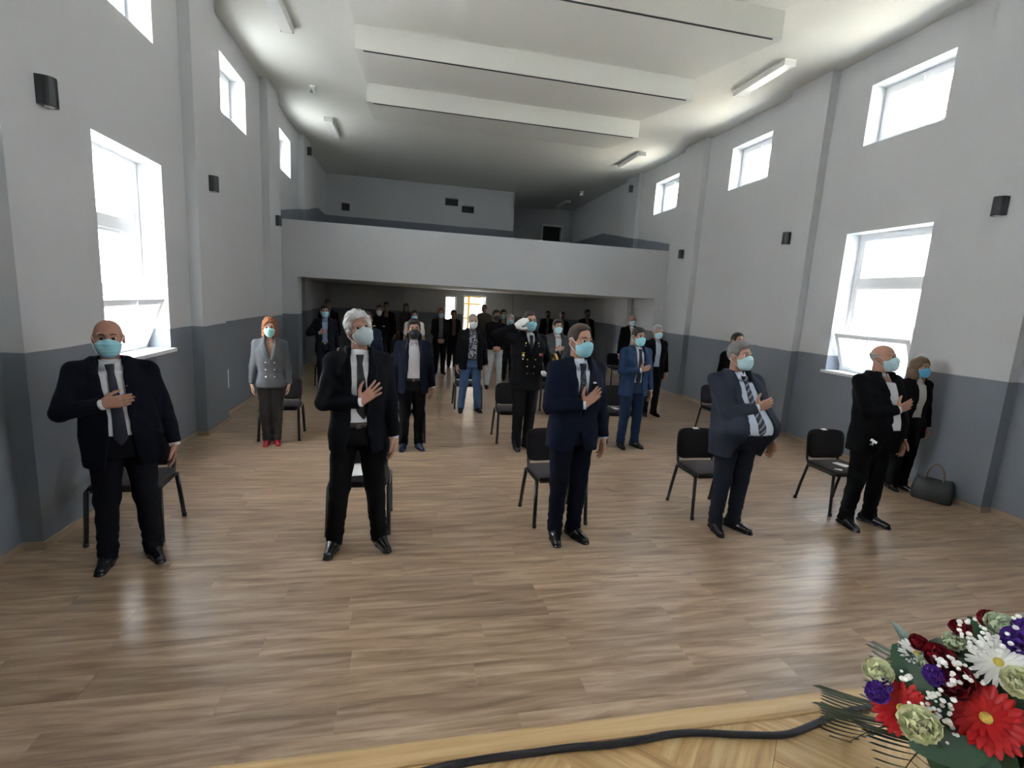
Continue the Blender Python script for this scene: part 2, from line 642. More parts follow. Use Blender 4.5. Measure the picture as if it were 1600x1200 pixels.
# gallery: parapet, piers, slab, raked floor
tag(MB().box(XL, XR, YBAL, YBAL + .16, BALB, BALT).build('wall_gallery', M_WALL), kind='structure')
tag(MB().box(XL, XR, YBAL + .16, YB + 2.8, BALB, BALB + .26).build('floor_gallery', M_CEIL), kind='structure')
mb = MB()
for i in range(6):
    mb.box(XL, XR, YBAL + 1.0 + i * .85, YB + 2.3, BALB + .26 + i * .16, BALB + .26 + (i + 1) * .16)
tag(mb.build('trim_%d' % k, plain('gallery_step', (0.2, 0.2, 0.2), .8)), kind='structure'); k += 1
for xa, xb in ((XL, -2.46), (6.22, XR)):
    tag(MB().box(xa, xb, YBAL, YBAL + .45, 0, BALB).build('trim_%d' % k, M_WALL), kind='structure'); k += 1
for xc in (-.33, 3.87):
    tag(MB().box(xc - .16, xc + .16, YB - .22, YB + .02, 0, BALB + .02).build('trim_%d' % k, M_WALL), kind='structure'); k += 1
# projection booth on the gallery, its back room wall, side wall
BH = [(-2.30, -2.03, 4.72, 4.97), (1.14, 1.60, 5.20, 5.46), (1.72, 2.16, 5.01, 5.25)]
wall_holes('wall_booth', 'y', YB, YB + .2, XL, 3.58, 2.58, CZ, BH, M_WALL)
wall_holes('wall_booth_side', 'x', 3.58, 3.38, YB + .2, 20.6, 2.58, CZ, [], M_WALL)
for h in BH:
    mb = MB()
    mb.box(h[0] - .01, h[1] + .01, YB + .2, YB + .5, h[2] - .01, h[3] + .01)  # dark box stands in for the shade inside the booth opening
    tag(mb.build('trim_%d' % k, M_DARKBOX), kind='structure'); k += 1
wall_holes('wall_gallery_back', 'y', 20.6, 20.8, 3.3, XR, 2.58, CZ, [(5.30, 6.10, 3.4, 5.18)], M_WALL)
d1 = empty('door_1', (5.7, 20.6, 3.4), kind='structure')
MB().box(-.44, -.39, -.02, .2, 0, 1.78).box(.39, .44, -.02, .2, 0, 1.78).box(-.44, .44, -.02, .2, 1.78, 1.84).build('door_frame', M_PVC, d1)
MB().box(-.7, .7, .21, .26, -.3, 2.1).build('dark_room', M_DARKBOX, d1)  # dark panel standing in for the unlit space behind the doorway

# floor: subfloor and laminate planks laid across the hall
floor = tag(MB().box(XL - TH, XR + TH, Y0, YB + .3, -.2, -.014).build('floor', M_SUBF), kind='structure')
PW, PL = 0.19, 1.285
plank_me = MB().box(0, PL - .0007, 0, PW - .0007, -.014, 0, bev=.0007).mesh('plank', M_PLANK)
rows = []
yy = 1.0
far = MB()
cnt = 0
while yy < YB:
    x = XL - rng.random() * PL
    while x < XR:
        xa, xb = max(x, XL), min(x + PL, XR)
        if xb - xa > .03:
            y1 = min(yy + PW, YB)
            vis = yy > 1.85
            if vis and cnt < 298:
                o = link_mesh('plank', plank_me, floor, (xa, yy, 0))
                o.scale.x = (xb - xa) / PL
                cnt += 1
            else:
                far.box(xa, xb - .0015, yy, y1 - .0015, -.014, 0)
        x += PL
    yy += PW
tag(far.build('planks', M_PLANKF, floor), kind='stuff')

# stage: body, nosing, herringbone parquet
stage = tag(MB().box(XL, XR, Y0, STY - .03, 0, STZ - .016).build('floor_stage', M_SUBF), kind='structure')
mb = MB()
prof = [(STY - .055, STZ - .016), (STY - .055, STZ + .004), (STY - .050, STZ + .009), (STY - .012, STZ + .010), (STY - .003, STZ + .006), (STY, STZ - .002), (STY, STZ - .05),
        (STY - .03, STZ - .05), (STY - .03, STZ - .016)]
n = len(prof)
mb.add([(XL, y, z) for y, z in prof] + [(XR, y, z) for y, z in prof], [(i, (i + 1) % n, n + (i + 1) % n, n + i) for i in range(n)])
mb.build('nosing', M_NOSE, stage)
SW, SL = 0.07, 0.35
stave_me = MB().box(-SL / 2, SL / 2 - .0008, -SW / 2, SW / 2 - .0008, -.016, 0, bev=.0008).mesh('parquet_stave', M_PARQ)
c45 = math.sqrt(.5)
n = 0
rest = MB()
for i in range(-60, 60):
    for j in range(-12, 13):
        for o in range(2):
            # herringbone lattice in the rotated frame: (SW, SW) along a zigzag, (SL, -SL) to the next one
            u = i * SW + j * SL
            v = i * SW - j * SL
            if o == 0:
                uc, vc, ang = u + SL / 2, v + SW / 2, 0.0
            else:
                uc, vc, ang = u + SW / 2, v + SW + SL / 2, math.pi / 2
            x = .6 + (uc - vc) * c45
            y = .1 + (uc + vc) * c45
            rad = (SL / 2 + SW / 2) * c45
            if y - rad > STY - .057 or y < -1.3 or x < -1.2 or x > 2.9:
                continue
            a = ang + math.pi / 4
            if y + rad > STY - .055:           # cut the staves against the nosing
                R = Matrix.Rotation(a, 3, 'Z')
                poly = [R @ Vector(p) + Vector((x, y, 0)) for p in ((-SL / 2, -SW / 2, 0), (SL / 2, -SW / 2, 0), (SL / 2, SW / 2, 0), (-SL / 2, SW / 2, 0))]
                lim = STY - .056
                cut = []
                for q in range(4):
                    p0, p1 = poly[q], poly[(q + 1) % 4]
                    if p0.y <= lim:
                        cut.append(p0)
                    if (p0.y <= lim) != (p1.y <= lim):
                        cut.append(p0.lerp(p1, (lim - p0.y) / (p1.y - p0.y)))
                if len(cut) < 3:
                    continue
                cen = Vector((x, y, 0))
                Ri = R.inverted()
                top = [Ri @ (p - cen) for p in cut]
                m_ = len(top)
                me = MB().add([(p.x, p.y, 0) for p in top] + [(p.x, p.y, -.016) for p in top],
                              [tuple(range(m_)), tuple(range(2 * m_ - 1, m_ - 1, -1))] + [(q, m_ + q, m_ + (q + 1) % m_, (q + 1) % m_) for q in range(m_)]).mesh('parquet_stave', M_PARQ)
                ob = link_mesh('parquet_stave', me, stage, (x, y, STZ), (0, 0, a))
            elif y > .2 and x > -.9:
                ob = link_mesh('parquet_stave', stave_me, stage, (x, y, STZ), (0, 0, a))
            else:
                rest.box(-SL / 2, SL / 2 - .0008, -SW / 2, SW / 2 - .0008, -.016, 0, M=Matrix.Translation((x, y, STZ)) @ Matrix.Rotation(a, 4, 'Z'))
            n += 1
if rest.v:
    tag(rest.build('parquet_field', M_PARQ, stage), kind='stuff')

# ---------------------------------------------------------------- windows
wi = 1


def frame_rect(mb, y0, y1, z0, z1, x0, x1, w):
    mb.box(x0, x1, y0, y0 + w, z0, z1).box(x0, x1, y1 - w, y1, z0, z1)
    mb.box(x0, x1, y0 + w, y1 - w, z0, z0 + w).box(x0, x1, y0 + w, y1 - w, z1 - w, z1)


def window(side, y0, y1, z0, z1, low):
    """local frame: x = 0 at the inner wall face, +x to the outside (mirrored for the left wall)"""
    global wi
    x, sg = (XL, -1) if side == 'left' else (XR, 1)
    w = empty('window_%d' % wi, (x, 0, 0), kind='structure')
    wi += 1
    X = lambda a, b: (min(a * sg, b * sg), max(a * sg, b * sg))
    fa, fb = X(.25, .32)
    mb = MB()
    frame_rect(mb, y0, y1, z0, z1, fa, fb, .07)
    if low:
        z_a, z_b = z0 + .66, z0 + 1.36          # transoms
        mb.box(fa, fb, y0 + .055, y1 - .055, z_a - .05, z_a + .05).box(fa, fb, y0 + .055, y1 - .055, z_b - .05, z_b + .05)
    mb.build('window_frame', M_PVC, w)
    ga, gb = X(.282, .290)
    sa, sb = X(.236, .275)
    if not low:
        sm = MB()
        frame_rect(sm, y0 + .04, y1 - .04, z0 + .04, z1 - .04, sa, sb, .08)
        s = sm.build('sash', M_PVC, w)
        MB().box(*X(.252, .260), y0 + .10, y1 - .10, z0 + .10, z1 - .10).build('pane', M_FROST if side == 'left' else M_GLASS, s)  # frosting on the left panes is invented, keeps sun patches off the floor
        MB().box(*X(.215, .236), (y0 + y1) / 2 - .012, (y0 + y1) / 2 + .012, z1 - .16, z1 - .06).build('handle', M_PVC, s)
    else:
        for za, zb in ((z_a, z_b), (z_b, z1 - .02)):
            sm = MB()
            frame_rect(sm, y0 + .06, y1 - .06, za + .04, zb - .04, *X(.258, .285), .045)
            s = sm.build('glazing_bead', M_PVC, w)
            MB().box(ga, gb, y0 + .08, y1 - .08, za + .06, zb - .06).build('pane', M_FROST, s)
        # hopper sash, hinged at the bottom, tipped into the room
        hz0, hz1 = z0 + .045, z_a - .02
        h = empty('hopper_sash', (sg * .262, 0, hz0), kind=None)
        h.parent = w
        h.rotation_euler = (0, -sg * math.radians(21), 0)
        sm = MB()
        hh = hz1 - hz0
        frame_rect(sm, y0 + .04, y1 - .04, 0, hh, *X(-.03, .03), .065)
        s = sm.build('sash_frame', M_PVC, h)
        MB().box(*X(-.004, .004), y0 + .1, y1 - .1, .06, hh - .06).build('pane', M_FROST, h)
        yc = (y0 + y1) / 2
        MB().box(*X(-.05, -.03), yc - .015, yc + .015, hh - .06, hh - .01).tube([(-sg * .05, yc, hh - .035), (-sg * .065, yc, hh - .04), (-sg * .07, yc + .01, hh - .15)], .009).build('handle', M_PVC, h)
        # stone sill reaching into the room
        MB().box(*X(-.05, .26), y0 - .04, y1 + .04, z0 - .03, z0 + .012).build('window_sill', M_SILL, w)
    # outside ledge
    MB().box(*X(.32, .50), y0 - .03, y1 + .03, z0 - .05, z0 - .0).build('outer_ledge', M_SILL, w)


for side in ('left', 'right'):
    for a, b in BAYS + STAGEB:
        window(side, a, b, *UPZ, False)
    for a, b in LOWBAYS:
        window(side, a, b, *LOWZ, True)
    for h_ in STAGELOW:
        window(side, *h_, False)
# sidelight and entrance door at the back
w = empty('window_%d' % wi, (0, YB, 0), kind='structure')
mb = MB()
for a, b, c, d in ((SIDE[0], SIDE[0] + .05, SIDE[2], SIDE[3]), (SIDE[1] - .05, SIDE[1], SIDE[2], SIDE[3]), (SIDE[0], SIDE[1], SIDE[2], SIDE[2] + .05), (SIDE[0], SIDE[1], SIDE[3] - .05, SIDE[3])):
    mb.box(a, b, .1, .17, c, d)
mb.build('window_frame', M_PVC, w)
MB().box(SIDE[0] + .05, SIDE[1] - .05, .13, .138, SIDE[2] + .05, SIDE[3] - .05).build('pane', M_GLASS, w)
d2 = empty('door_2', (DOOR[0], YB, 0), kind='structure')
dw = DOOR[1] - DOOR[0]
MB().box(0, .05, .05, .2, 0, 2.2).box(dw - .05, dw, .05, .2, 0, 2.2).box(.05, dw - .05, .05, .2, 2.14, 2.2).build('door_frame', M_PVC, d2)
leaf = MB().box(dw - .09, dw - .05, .2, .98, 0.01, 2.12).build('door_leaf', M_PVC, d2)
MB().tube([(dw - .09, .88, 1.05), (dw - .14, .88, 1.05), (dw - .14, .76, 1.05)], .01).build('handle', M_DARKBOX, leaf)

# ---------------------------------------------------------------- outside
tag(MB().box(-70, 70, -60, 90, -.6, -.25).build('ground_outside', M_GROUND), kind='structure')
M_YEL = plain('yellow_steel', (0.30, 0.17, 0.008), 0.45)
sc = empty('entrance_scaffold', (1.9, 19.6, -.25), label='yellow steel scaffold frame standing outside the open back door', cat='scaffold')
for x in (.36, 1.02):
    MB().tube([(x, 0, 0), (x, 0, 2.7)], .05).build('post', M_YEL, sc)
for z in (.9, 1.55, 2.1, 2.38):
    MB().tube([(.05, 0, z), (1.2, 0, z)], .035).build('rail', M_YEL, sc)
MB().tube([(.36, .03, .9), (1.02, .03, 1.55)], .03).build('brace', M_YEL, sc)
tag(MB().box(-3, 10, 27, 27.4, -.25, 4.2).box(-3, 10, 26.8, 27, 1.7, 1.9).build('neighbour_wall', plain('pale_render', (.10, .088, .085), .9)),
    'rendered wall outside beyond the open back door', 'wall')
# tiled roof of the neighbouring house seen through the middle upper window of the right wall
M_TILE = plain('clay_tile', (0.075, 0.036, 0.034), .8, var=.25, vscale=3)
rf = empty('tiled_roof_house', (15.0, 22.0, -.25), label='neighbouring house with red clay tiled roof outside the right windows', cat='house')
MB().box(0.6, 14, -13.5, 13.5, 0, 7.2).build('house_wall', plain('house_render', (.7, .66, .6), .9), rf)
tl = MB()
sl = math.radians(36)
for i in range(34):
    s0 = i * .30
    xa, za = s0 * math.cos(sl), 7.0 + s0 * math.sin(sl)
    xb, zb = (s0 + .33) * math.cos(sl), 7.0 + (s0 + .33) * math.sin(sl)
    rowa, rowb, rowc = [], [], []
    for q in range(0, 101):
        y = -14 + q * .28
        hgt = .035 * (1 if q % 2 else -1)
        rowc.append((xa, y, za + .0 + hgt))
        rowa.append((xa, y, za + .07 + hgt))
        rowb.append((xb, y, zb + .02 + hgt))
    tl.grid([rowc, rowa, rowb], smooth=False)
tag(tl.build('roof_tiles', M_TILE, rf), kind='stuff')
MB().box(-.15, .05, -14, 14, 6.8, 6.95).build('gutter', M_PVC, rf)

# ---------------------------------------------------------------- sky portals in the window openings
def portal(x, y, z, sy, sz, sg):
    l = bpy.data.lights.new('portal', 'AREA')
    l.shape = 'RECTANGLE'
    l.size, l.size_y = sz, sy
    l.cycles.is_portal = True
    o = bpy.data.objects.new('portal', l)
    COL.objects.link(o)
    o.location = (x, y, z)
    o.rotation_euler = Vector((sg, 0, 0)).to_track_quat('-Z', 'Y').to_euler()
    l.size, l.size_y = sy, sz


for x, sg in ((XL - .40, 1), (XR + .40, -1)):
    for a, b in BAYS + STAGEB:
        portal(x, (a + b) / 2, (UPZ[0] + UPZ[1]) / 2, b - a, UPZ[1] - UPZ[0], sg)
    for a, b, c_, d_ in STAGELOW:
        portal(x, (a + b) / 2, (c_ + d_) / 2, b - a, d_ - c_, sg)
    for a, b in LOWBAYS:
        portal(x, (a + b) / 2, (LOWZ[0] + LOWZ[1]) / 2, b - a, LOWZ[1] - LOWZ[0], sg)
o_ = bpy.data.lights.new('portal', 'AREA')
o_.shape = 'RECTANGLE'; o_.size, o_.size_y = .86, 2.2; o_.cycles.is_portal = True
oo = bpy.data.objects.new('portal', o_); COL.objects.link(oo)
oo.location = (2.33, YB + .28, 1.1); oo.rotation_euler = Vector((0, -1, 0)).to_track_quat('-Z', 'Z').to_euler()

# ---------------------------------------------------------------- fittings
M_LAMP = plain('lamp_white', (0.80, 0.80, 0.77), .45)
M_DIFF = plain('lamp_diffuser', (0.85, 0.86, 0.84), .25)


def tube_light(xa, xb, ya, yb, label):
    t = empty('fluorescent_light', ((xa + xb) / 2, (ya + yb) / 2, CZ), label=label, cat='ceiling light', group='ceiling strip lights')
    hx, hy = (xb - xa) / 2, (yb - ya) / 2
    MB().box(-hx, hx, -hy, hy, -.035, .0, bev=.004).build('housing', M_LAMP, t)
    d = MB()
    prof = [(-hx * .9, -.035), (-hx * .75, -.085), (hx * .75, -.085), (hx * .9, -.035)]
    d.add([(x, -hy * .97, z) for x, z in prof] + [(x, hy * .97, z) for x, z in prof], [(0, 1, 5, 4), (1, 2, 6, 5), (2, 3, 7, 6), (3, 2, 1, 0), (4, 5, 6, 7), (0, 4, 7, 3)])
    d.build('diffuser', M_DIFF, t)
    for e in (-1, 1):
        MB().box(-hx * .95, hx * .95, e * hy * .97 - .012, e * hy * .97 + .012, -.09, -.0).build('end_cap', M_LAMP, t)


tube_light(-1.96, -1.76, 7.42, 8.70, 'white strip light on the ceiling cut by the top edge, left side')
tube_light(-1.96, -1.76, 12.55, 13.8, 'white strip light on the ceiling above the left end of the gallery')
tube_light(5.41, 5.61, 7.20, 8.46, 'largest white strip light, on the right of the ceiling beside the wedges')
tube_light(5.45, 5.65, 12.2, 13.48, 'white strip light on the ceiling above the right end of the gallery')
tube_light(5.6, 5.8, 18.6, 19.8, 'small white strip light deep in the dark gallery recess')


def sensor(x, y, label):
    t = empty('ceiling_sensor', (x, y, CZ), label=label, cat='sensor', group='ceiling sensors')
    MB().box(-.05, .05, -.05, .05, -.03, 0, bev=.006).build('base', M_LAMP, t)
    MB().tube([(0, 0, -.03), (0, 0, -.09)], .018).build('stem', M_LAMP, t)
    MB().ball((-.02, -.03, -.12), (.07, .06, .045)).build('sensor_head', M_LAMP, t)
    MB().ball((-.025, -.075, -.125), (.035, .02, .03)).build('lens', plain('lens_grey', (.35, .36, .37), .2), t)


sensor(-1.88, 10.85, 'small white motion sensor on the left ceiling strip between two lights')
sensor(5.67, 17.0, 'small white motion sensor over the gallery recess on the right')


def wall_lamp(side, y, z, label, h=.20):
    x, sg = (XL + .14, 1) if side == 'left' else (XR - .14, -1)
    t = empty('wall_lamp', (x, y, z), label=label, cat='wall lamp', group='charcoal wall lamps')
    mb = MB()
    n = 12
    ring = [(sg * .10 * math.sin(math.pi * i / n) ** .7 if 0 < i < n else 0, -.065 * math.cos(math.pi * i / n)) for i in range(n + 1)]
    vs = [(a, b, -h / 2) for a, b in ring] + [(a, b, h / 2) for a, b in ring]
    m_ = n + 1
    fs = [(i, i + 1, m_ + i + 1, m_ + i) for i in range(n)] + [tuple(range(m_ - 1, -1, -1)), tuple(range(m_, 2 * m_)), (0, m_, 2 * m_ - 1, m_ - 1)]
    mb.add(vs, fs)
    mb.build('lamp_body', M_DARKBOX, t)
    for zz in (-h / 2, h / 2):
        MB().tube([(sg * .045, 0, zz - .004), (sg * .045, 0, zz + .004)], .032, n=10).build('lamp_glass', M_DIFF, t)


wall_lamp('left', 4.55, 3.36, 'large charcoal wall lamp nearest the camera on the left wall')
wall_lamp('left', 7.76, 3.38, 'charcoal wall lamp on the second left pilaster, right of the tall window')
wall_lamp('left', 11.2, 3.38, 'charcoal wall lamp beside the left end of the gallery front')
wall_lamp('left', 14.5, 5.56, 'charcoal wall lamp high on the left wall above the gallery')
wall_lamp('right', 4.55, 3.38, 'large charcoal wall lamp at the right edge of the picture')
wall_lamp('right', 7.76, 3.38, 'charcoal wall lamp left of the tall window on the right wall')
wall_lamp('right', 11.2, 3.38, 'charcoal wall lamp beside the right end of the gallery front')
wall_lamp('right', 14.45, 5.50, 'charcoal wall lamp high on the right wall above the gallery')
p = at_x(353, 593, XL)
so = empty('wall_socket', (XL, p[1], p[2]), label='white socket plate on the charcoal left wall', cat='socket')
MB().box(0, .012, -.10, .10, -.15, .15, bev=.004).build('plate', M_PVC, so)
MB().tube([(.012, -.02, .02), (.02, -.02, .02)], .03, n=12).build('outlet', plain('socket_grey', (.35, .36, .37), .4), so)

# ================================================================ implicit-surface people
def axis(lo, hi, base, fine):
    """grid lines from lo to hi, spacing `base`, finer inside the (a, b, h) intervals"""
    pts = [lo]
    while pts[-1] < hi:
        p = pts[-1]
        h = base
        for a, b, hh in fine:
            if a <= p <= b:
                h = min(h, hh)
            elif p < a < p + h:
                h = min(h, max(a - p, hh))
        pts.append(p + h)
    return np.array(pts, np.float32)


class Field:
    def __init__(self, xs, ys, zs):
        self.xs, self.ys, self.zs = xs, ys, zs
        self.D = np.full((len(xs), len(ys), len(zs)), 0.5, np.float32)

    def sub(self, lo, hi):
        sl = []
        for a, l, h in zip((self.xs, self.ys, self.zs), lo, hi):
            i0 = max(int(np.searchsorted(a, l)) - 1, 0)
            i1 = min(int(np.searchsorted(a, h)) + 1, len(a))
            sl.append(slice(i0, max(i1, i0)))
        return tuple(sl), self.xs[sl[0]][:, None, None], self.ys[sl[1]][None, :, None], self.zs[sl[2]][None, None, :]

    def merge(self, sl, d, k):
        D = self.D[sl]
        if D.size == 0:
            return
        if k <= 0:
            np.minimum(D, d, out=D)
        else:
            h = np.maximum(k - np.abs(D - d), 0) / k
            self.D[sl] = np.minimum(D, d) - h * h * (k * 0.25)

    def capsule(self, a, b, ra, rb, k=0.0, cut=None):
        a, b = np.asarray(a, float), np.asarray(b, float)
        m = max(ra, rb) + max(k, 0.02) * 1.3 + .01
        sl, x, y, z = self.sub(np.minimum(a, b) - m, np.maximum(a, b) + m)
        d = b - a
        L2 = float(d @ d) + 1e-12
        px, py, pz = x - a[0], y - a[1], z - a[2]
        t = np.clip((px * d[0] + py * d[1] + pz * d[2]) / L2, 0, 1)
        q = np.sqrt((px - t * d[0]) ** 2 + (py - t * d[1]) ** 2 + (pz - t * d[2]) ** 2) - (ra + (rb - ra) * t)
        if cut is not None:
            P_, N_ = cut
            q = np.maximum(q, (x - P_[0]) * N_[0] + (y - P_[1]) * N_[1] + (z - P_[2]) * N_[2])
        self.merge(sl, q, k)

    def ellipsoid(self, c, r, k=0.0, R=None):
        c = np.asarray(c, float)
        m = max(r) + max(k, 0.02) * 1.3 + .01
        sl, x, y, z = self.sub(c - m, c + m)
        px, py, pz = x - c[0], y - c[1], z - c[2]
        if R is not None:
            px, py, pz = (R[0, 0] * px + R[1, 0] * py + R[2, 0] * pz, R[0, 1] * px + R[1, 1] * py + R[2, 1] * pz, R[0, 2] * px + R[1, 2] * py + R[2, 2] * pz)
        self.merge(sl, ell(px, py, pz, r), k)

    def mesh(self):
        return surface_net(self.D, self.xs, self.ys, self.zs)


def ell(px, py, pz, r):
    k0 = np.sqrt((px / r[0]) ** 2 + (py / r[1]) ** 2 + (pz / r[2]) ** 2)
    k1 = np.sqrt((px / r[0] ** 2) ** 2 + (py / r[1] ** 2) ** 2 + (pz / r[2] ** 2) ** 2) + 1e-6
    return k0 * (k0 - 1) / k1


def smin(a, b, k):
    h = np.maximum(k - np.abs(a - b), 0) / k
    return np.minimum(a, b) - h * h * (k * .25)


def smax(a, b, k):
    return -smin(-a, -b, k)


def surface_net(D, xs, ys, zs):
    s = D < 0
    s[0] = s[-1] = False
    s[:, 0] = s[:, -1] = False
    s[:, :, 0] = s[:, :, -1] = False
    D = np.where(s, np.minimum(D, -1e-5), np.maximum(D, 1e-5))
    c = np.zeros(tuple(n - 1 for n in D.shape), np.int8)
    for i in (0, 1):
        for j in (0, 1):
            for k in (0, 1):
                c += s[i:i + c.shape[0], j:j + c.shape[1], k:k + c.shape[2]]
    I, J, K = np.nonzero((c > 0) & (c < 8))
    n = len(I)
    idx = np.full(c.shape, -1, np.int32)
    idx[I, J, K] = np.arange(n)
    acc = np.zeros((n, 3))
    cnt = np.zeros(n)
    corners = [(i, j, k) for i in (0, 1) for j in (0, 1) for k in (0, 1)]
    val = {q: D[I + q[0], J + q[1], K + q[2]] for q in corners}
    for q in corners:
        for ax in range(3):
            if q[ax]:
                continue
            r = list(q)
            r[ax] = 1
            d0, d1 = val[q], val[tuple(r)]
            m = (d0 < 0) != (d1 < 0)
            t = np.where(m, d0 / np.where(m, d0 - d1, 1), 0)
            for a in range(3):
                acc[:, a] += np.where(m, (t if a == ax else q[a]), 0)
            cnt += m
    acc /= cnt[:, None]
    V = np.empty((n, 3))
    for a, (base, g) in enumerate(((I, xs), (J, ys), (K, zs))):
        V[:, a] = g[base] + acc[:, a] * (g[base + 1] - g[base])
    F = []
    for ax in range(3):
        lo = [slice(None)] * 3
        hi = [slice(None)] * 3
        lo[ax], hi[ax] = slice(None, -1), slice(1, None)
        A, B = s[tuple(lo)], s[tuple(hi)]
        E = np.nonzero(A != B)
        inside = A[E]
        e = np.stack(E)
        b, cc = [(1, 2), (2, 0), (0, 1)][ax]
        ok = (e[b] > 0) & (e[cc] > 0) & (e[b] < c.shape[b]) & (e[cc] < c.shape[cc])
        e, inside = e[:, ok], inside[ok]

        def vid(db, dc):
            f = e.copy()
            f[b] -= db
            f[cc] -= dc
            return idx[f[0], f[1], f[2]]
        q = np.stack([vid(1, 1), vid(0, 1), vid(0, 0), vid(1, 0)], 1)
        q[~inside] = q[~inside][:, ::-1]
        F.append(q)
    F = np.concatenate(F)
    F = F[(F >= 0).all(1)]
    return V, F


def unit(v):
    v = np.asarray(v, float)
    return v / (np.linalg.norm(v) + 1e-9)


def ik(sh, wr, l1, l2, pole):
    """elbow position for shoulder, wrist and a pole direction; the wrist is pulled in when out of reach"""
    sh, wr = np.asarray(sh, float), np.asarray(wr, float)
    d = wr - sh
    L = np.linalg.norm(d)
    mx = (l1 + l2) * .998
    if L > mx:
        wr = sh + d / L * mx
        d = wr - sh
        L = mx
    a = (l1 * l1 - l2 * l2 + L * L) / (2 * L)
    h = math.sqrt(max(l1 * l1 - a * a, 0))
    u = d / L
    p = np.asarray(pole, float)
    p = unit(p - u * (p @ u))
    return sh + u * a + p * h, wr


def hand_prims(W, u, n, v, s, curl=.35, spread=.0, thumb=1.0, fist=False):
    """capsules of a hand: W wrist, u towards the fingers, n the way the palm faces, v the thumb side"""
    u, n = unit(u), unit(n)
    v = unit(v - u * (np.asarray(v) @ u))
    n = np.cross(u, v) * np.sign(np.cross(u, v) @ n)
    W = np.asarray(W, float)
    out = []
    offs = [.031, .0105, -.0105, -.029]
    lens = [.074, .082, .076, .060]
    kn = [.096, .098, .094, .086]
    for i in range(4):
        K = W + (u * kn[i] + v * offs[i]) * s
        out.append((W + v * offs[i] * .55 * s + u * .012 * s, K, .0165 * s, .0125 * s, .014))
        ang = spread * (1.5 - i) * .16
        d = unit(u * math.cos(ang) + v * math.sin(ang))
        c = curl * (1.0 + .18 * i) if not fist else 1.45
        p = K
        tot = 0
        for seg, f in enumerate((.45, .31, .24)):
            tot += c * (.55 if seg == 0 else .8)
            dd = d * math.cos(tot) + n * math.sin(tot)
            q = p + dd * lens[i] * f * s
            r0 = (.0098 - .0007 * seg) * s
            out.append((p, q, r0, r0 - .0008 * s, .005))
            p = q
    B = W + (u * .022 + v * .026 + n * .006) * s
    d1 = unit(u * .62 + v * .78 * thumb + n * .22)
    p1 = B + d1 * .045 * s
    d2 = unit(u * .85 + v * .5 * thumb + n * .25)
    p2 = p1 + d2 * .034 * s
    p3 = p2 + unit(u * .95 + v * .3 * thumb + n * .25) * .027 * s
    out += [(B, p1, .0165 * s, .0125 * s, .012), (p1, p2, .0115 * s, .0105 * s, .006), (p2, p3, .0105 * s, .0085 * s, .005)]
    return out


PROF_M = (np.array([.74, .82, .90, .97, 1.05, 1.15, 1.27, 1.36, 1.43, 1.48, 1.52, 1.56]),
          np.array([.172, .176, .176, .168, .158, .160, .174, .180, .160, .118, .078, .062]),
          np.array([.112, .118, .118, .110, .104, .108, .118, .114, .098, .080, .066, .060]))
PROF_F = (np.array([.74, .82, .90, .97, 1.05, 1.15, 1.27, 1.36, 1.43, 1.48, 1.52, 1.56]),
          np.array([.178, .184, .180, .160, .138, .140, .154, .158, .140, .100, .064, .052]),
          np.array([.115, .122, .116, .102, .094, .100, .122, .108, .088, .072, .058, .052]))


def R3(yaw, pitch, roll):
    y, p, r = (math.radians(a) for a in (yaw, pitch, roll))
    Rz = np.array([[math.cos(y), -math.sin(y), 0], [math.sin(y), math.cos(y), 0], [0, 0, 1]])
    Rx = np.array([[1, 0, 0], [0, math.cos(p), -math.sin(p)], [0, math.sin(p), math.cos(p)]])
    Ry = np.array([[math.cos(r), 0, math.sin(r)], [0, 1, 0], [-math.sin(r), 0, math.cos(r)]])
    return Rz @ Rx @ Ry


EYE_W = plain('eye_white', (.62, .58, .55), .2)
EYE_I = plain('eye_iris', (.035, .022, .015), .15)
M_LOOP = plain('ear_loop_white', (.75, .77, .78), .7)
GOLD = plain('gilt_metal', (.85, .62, .22), .25, metal=1.0)
SILVER = plain('silver_metal', (.8, .8, .82), .25, metal=1.0)


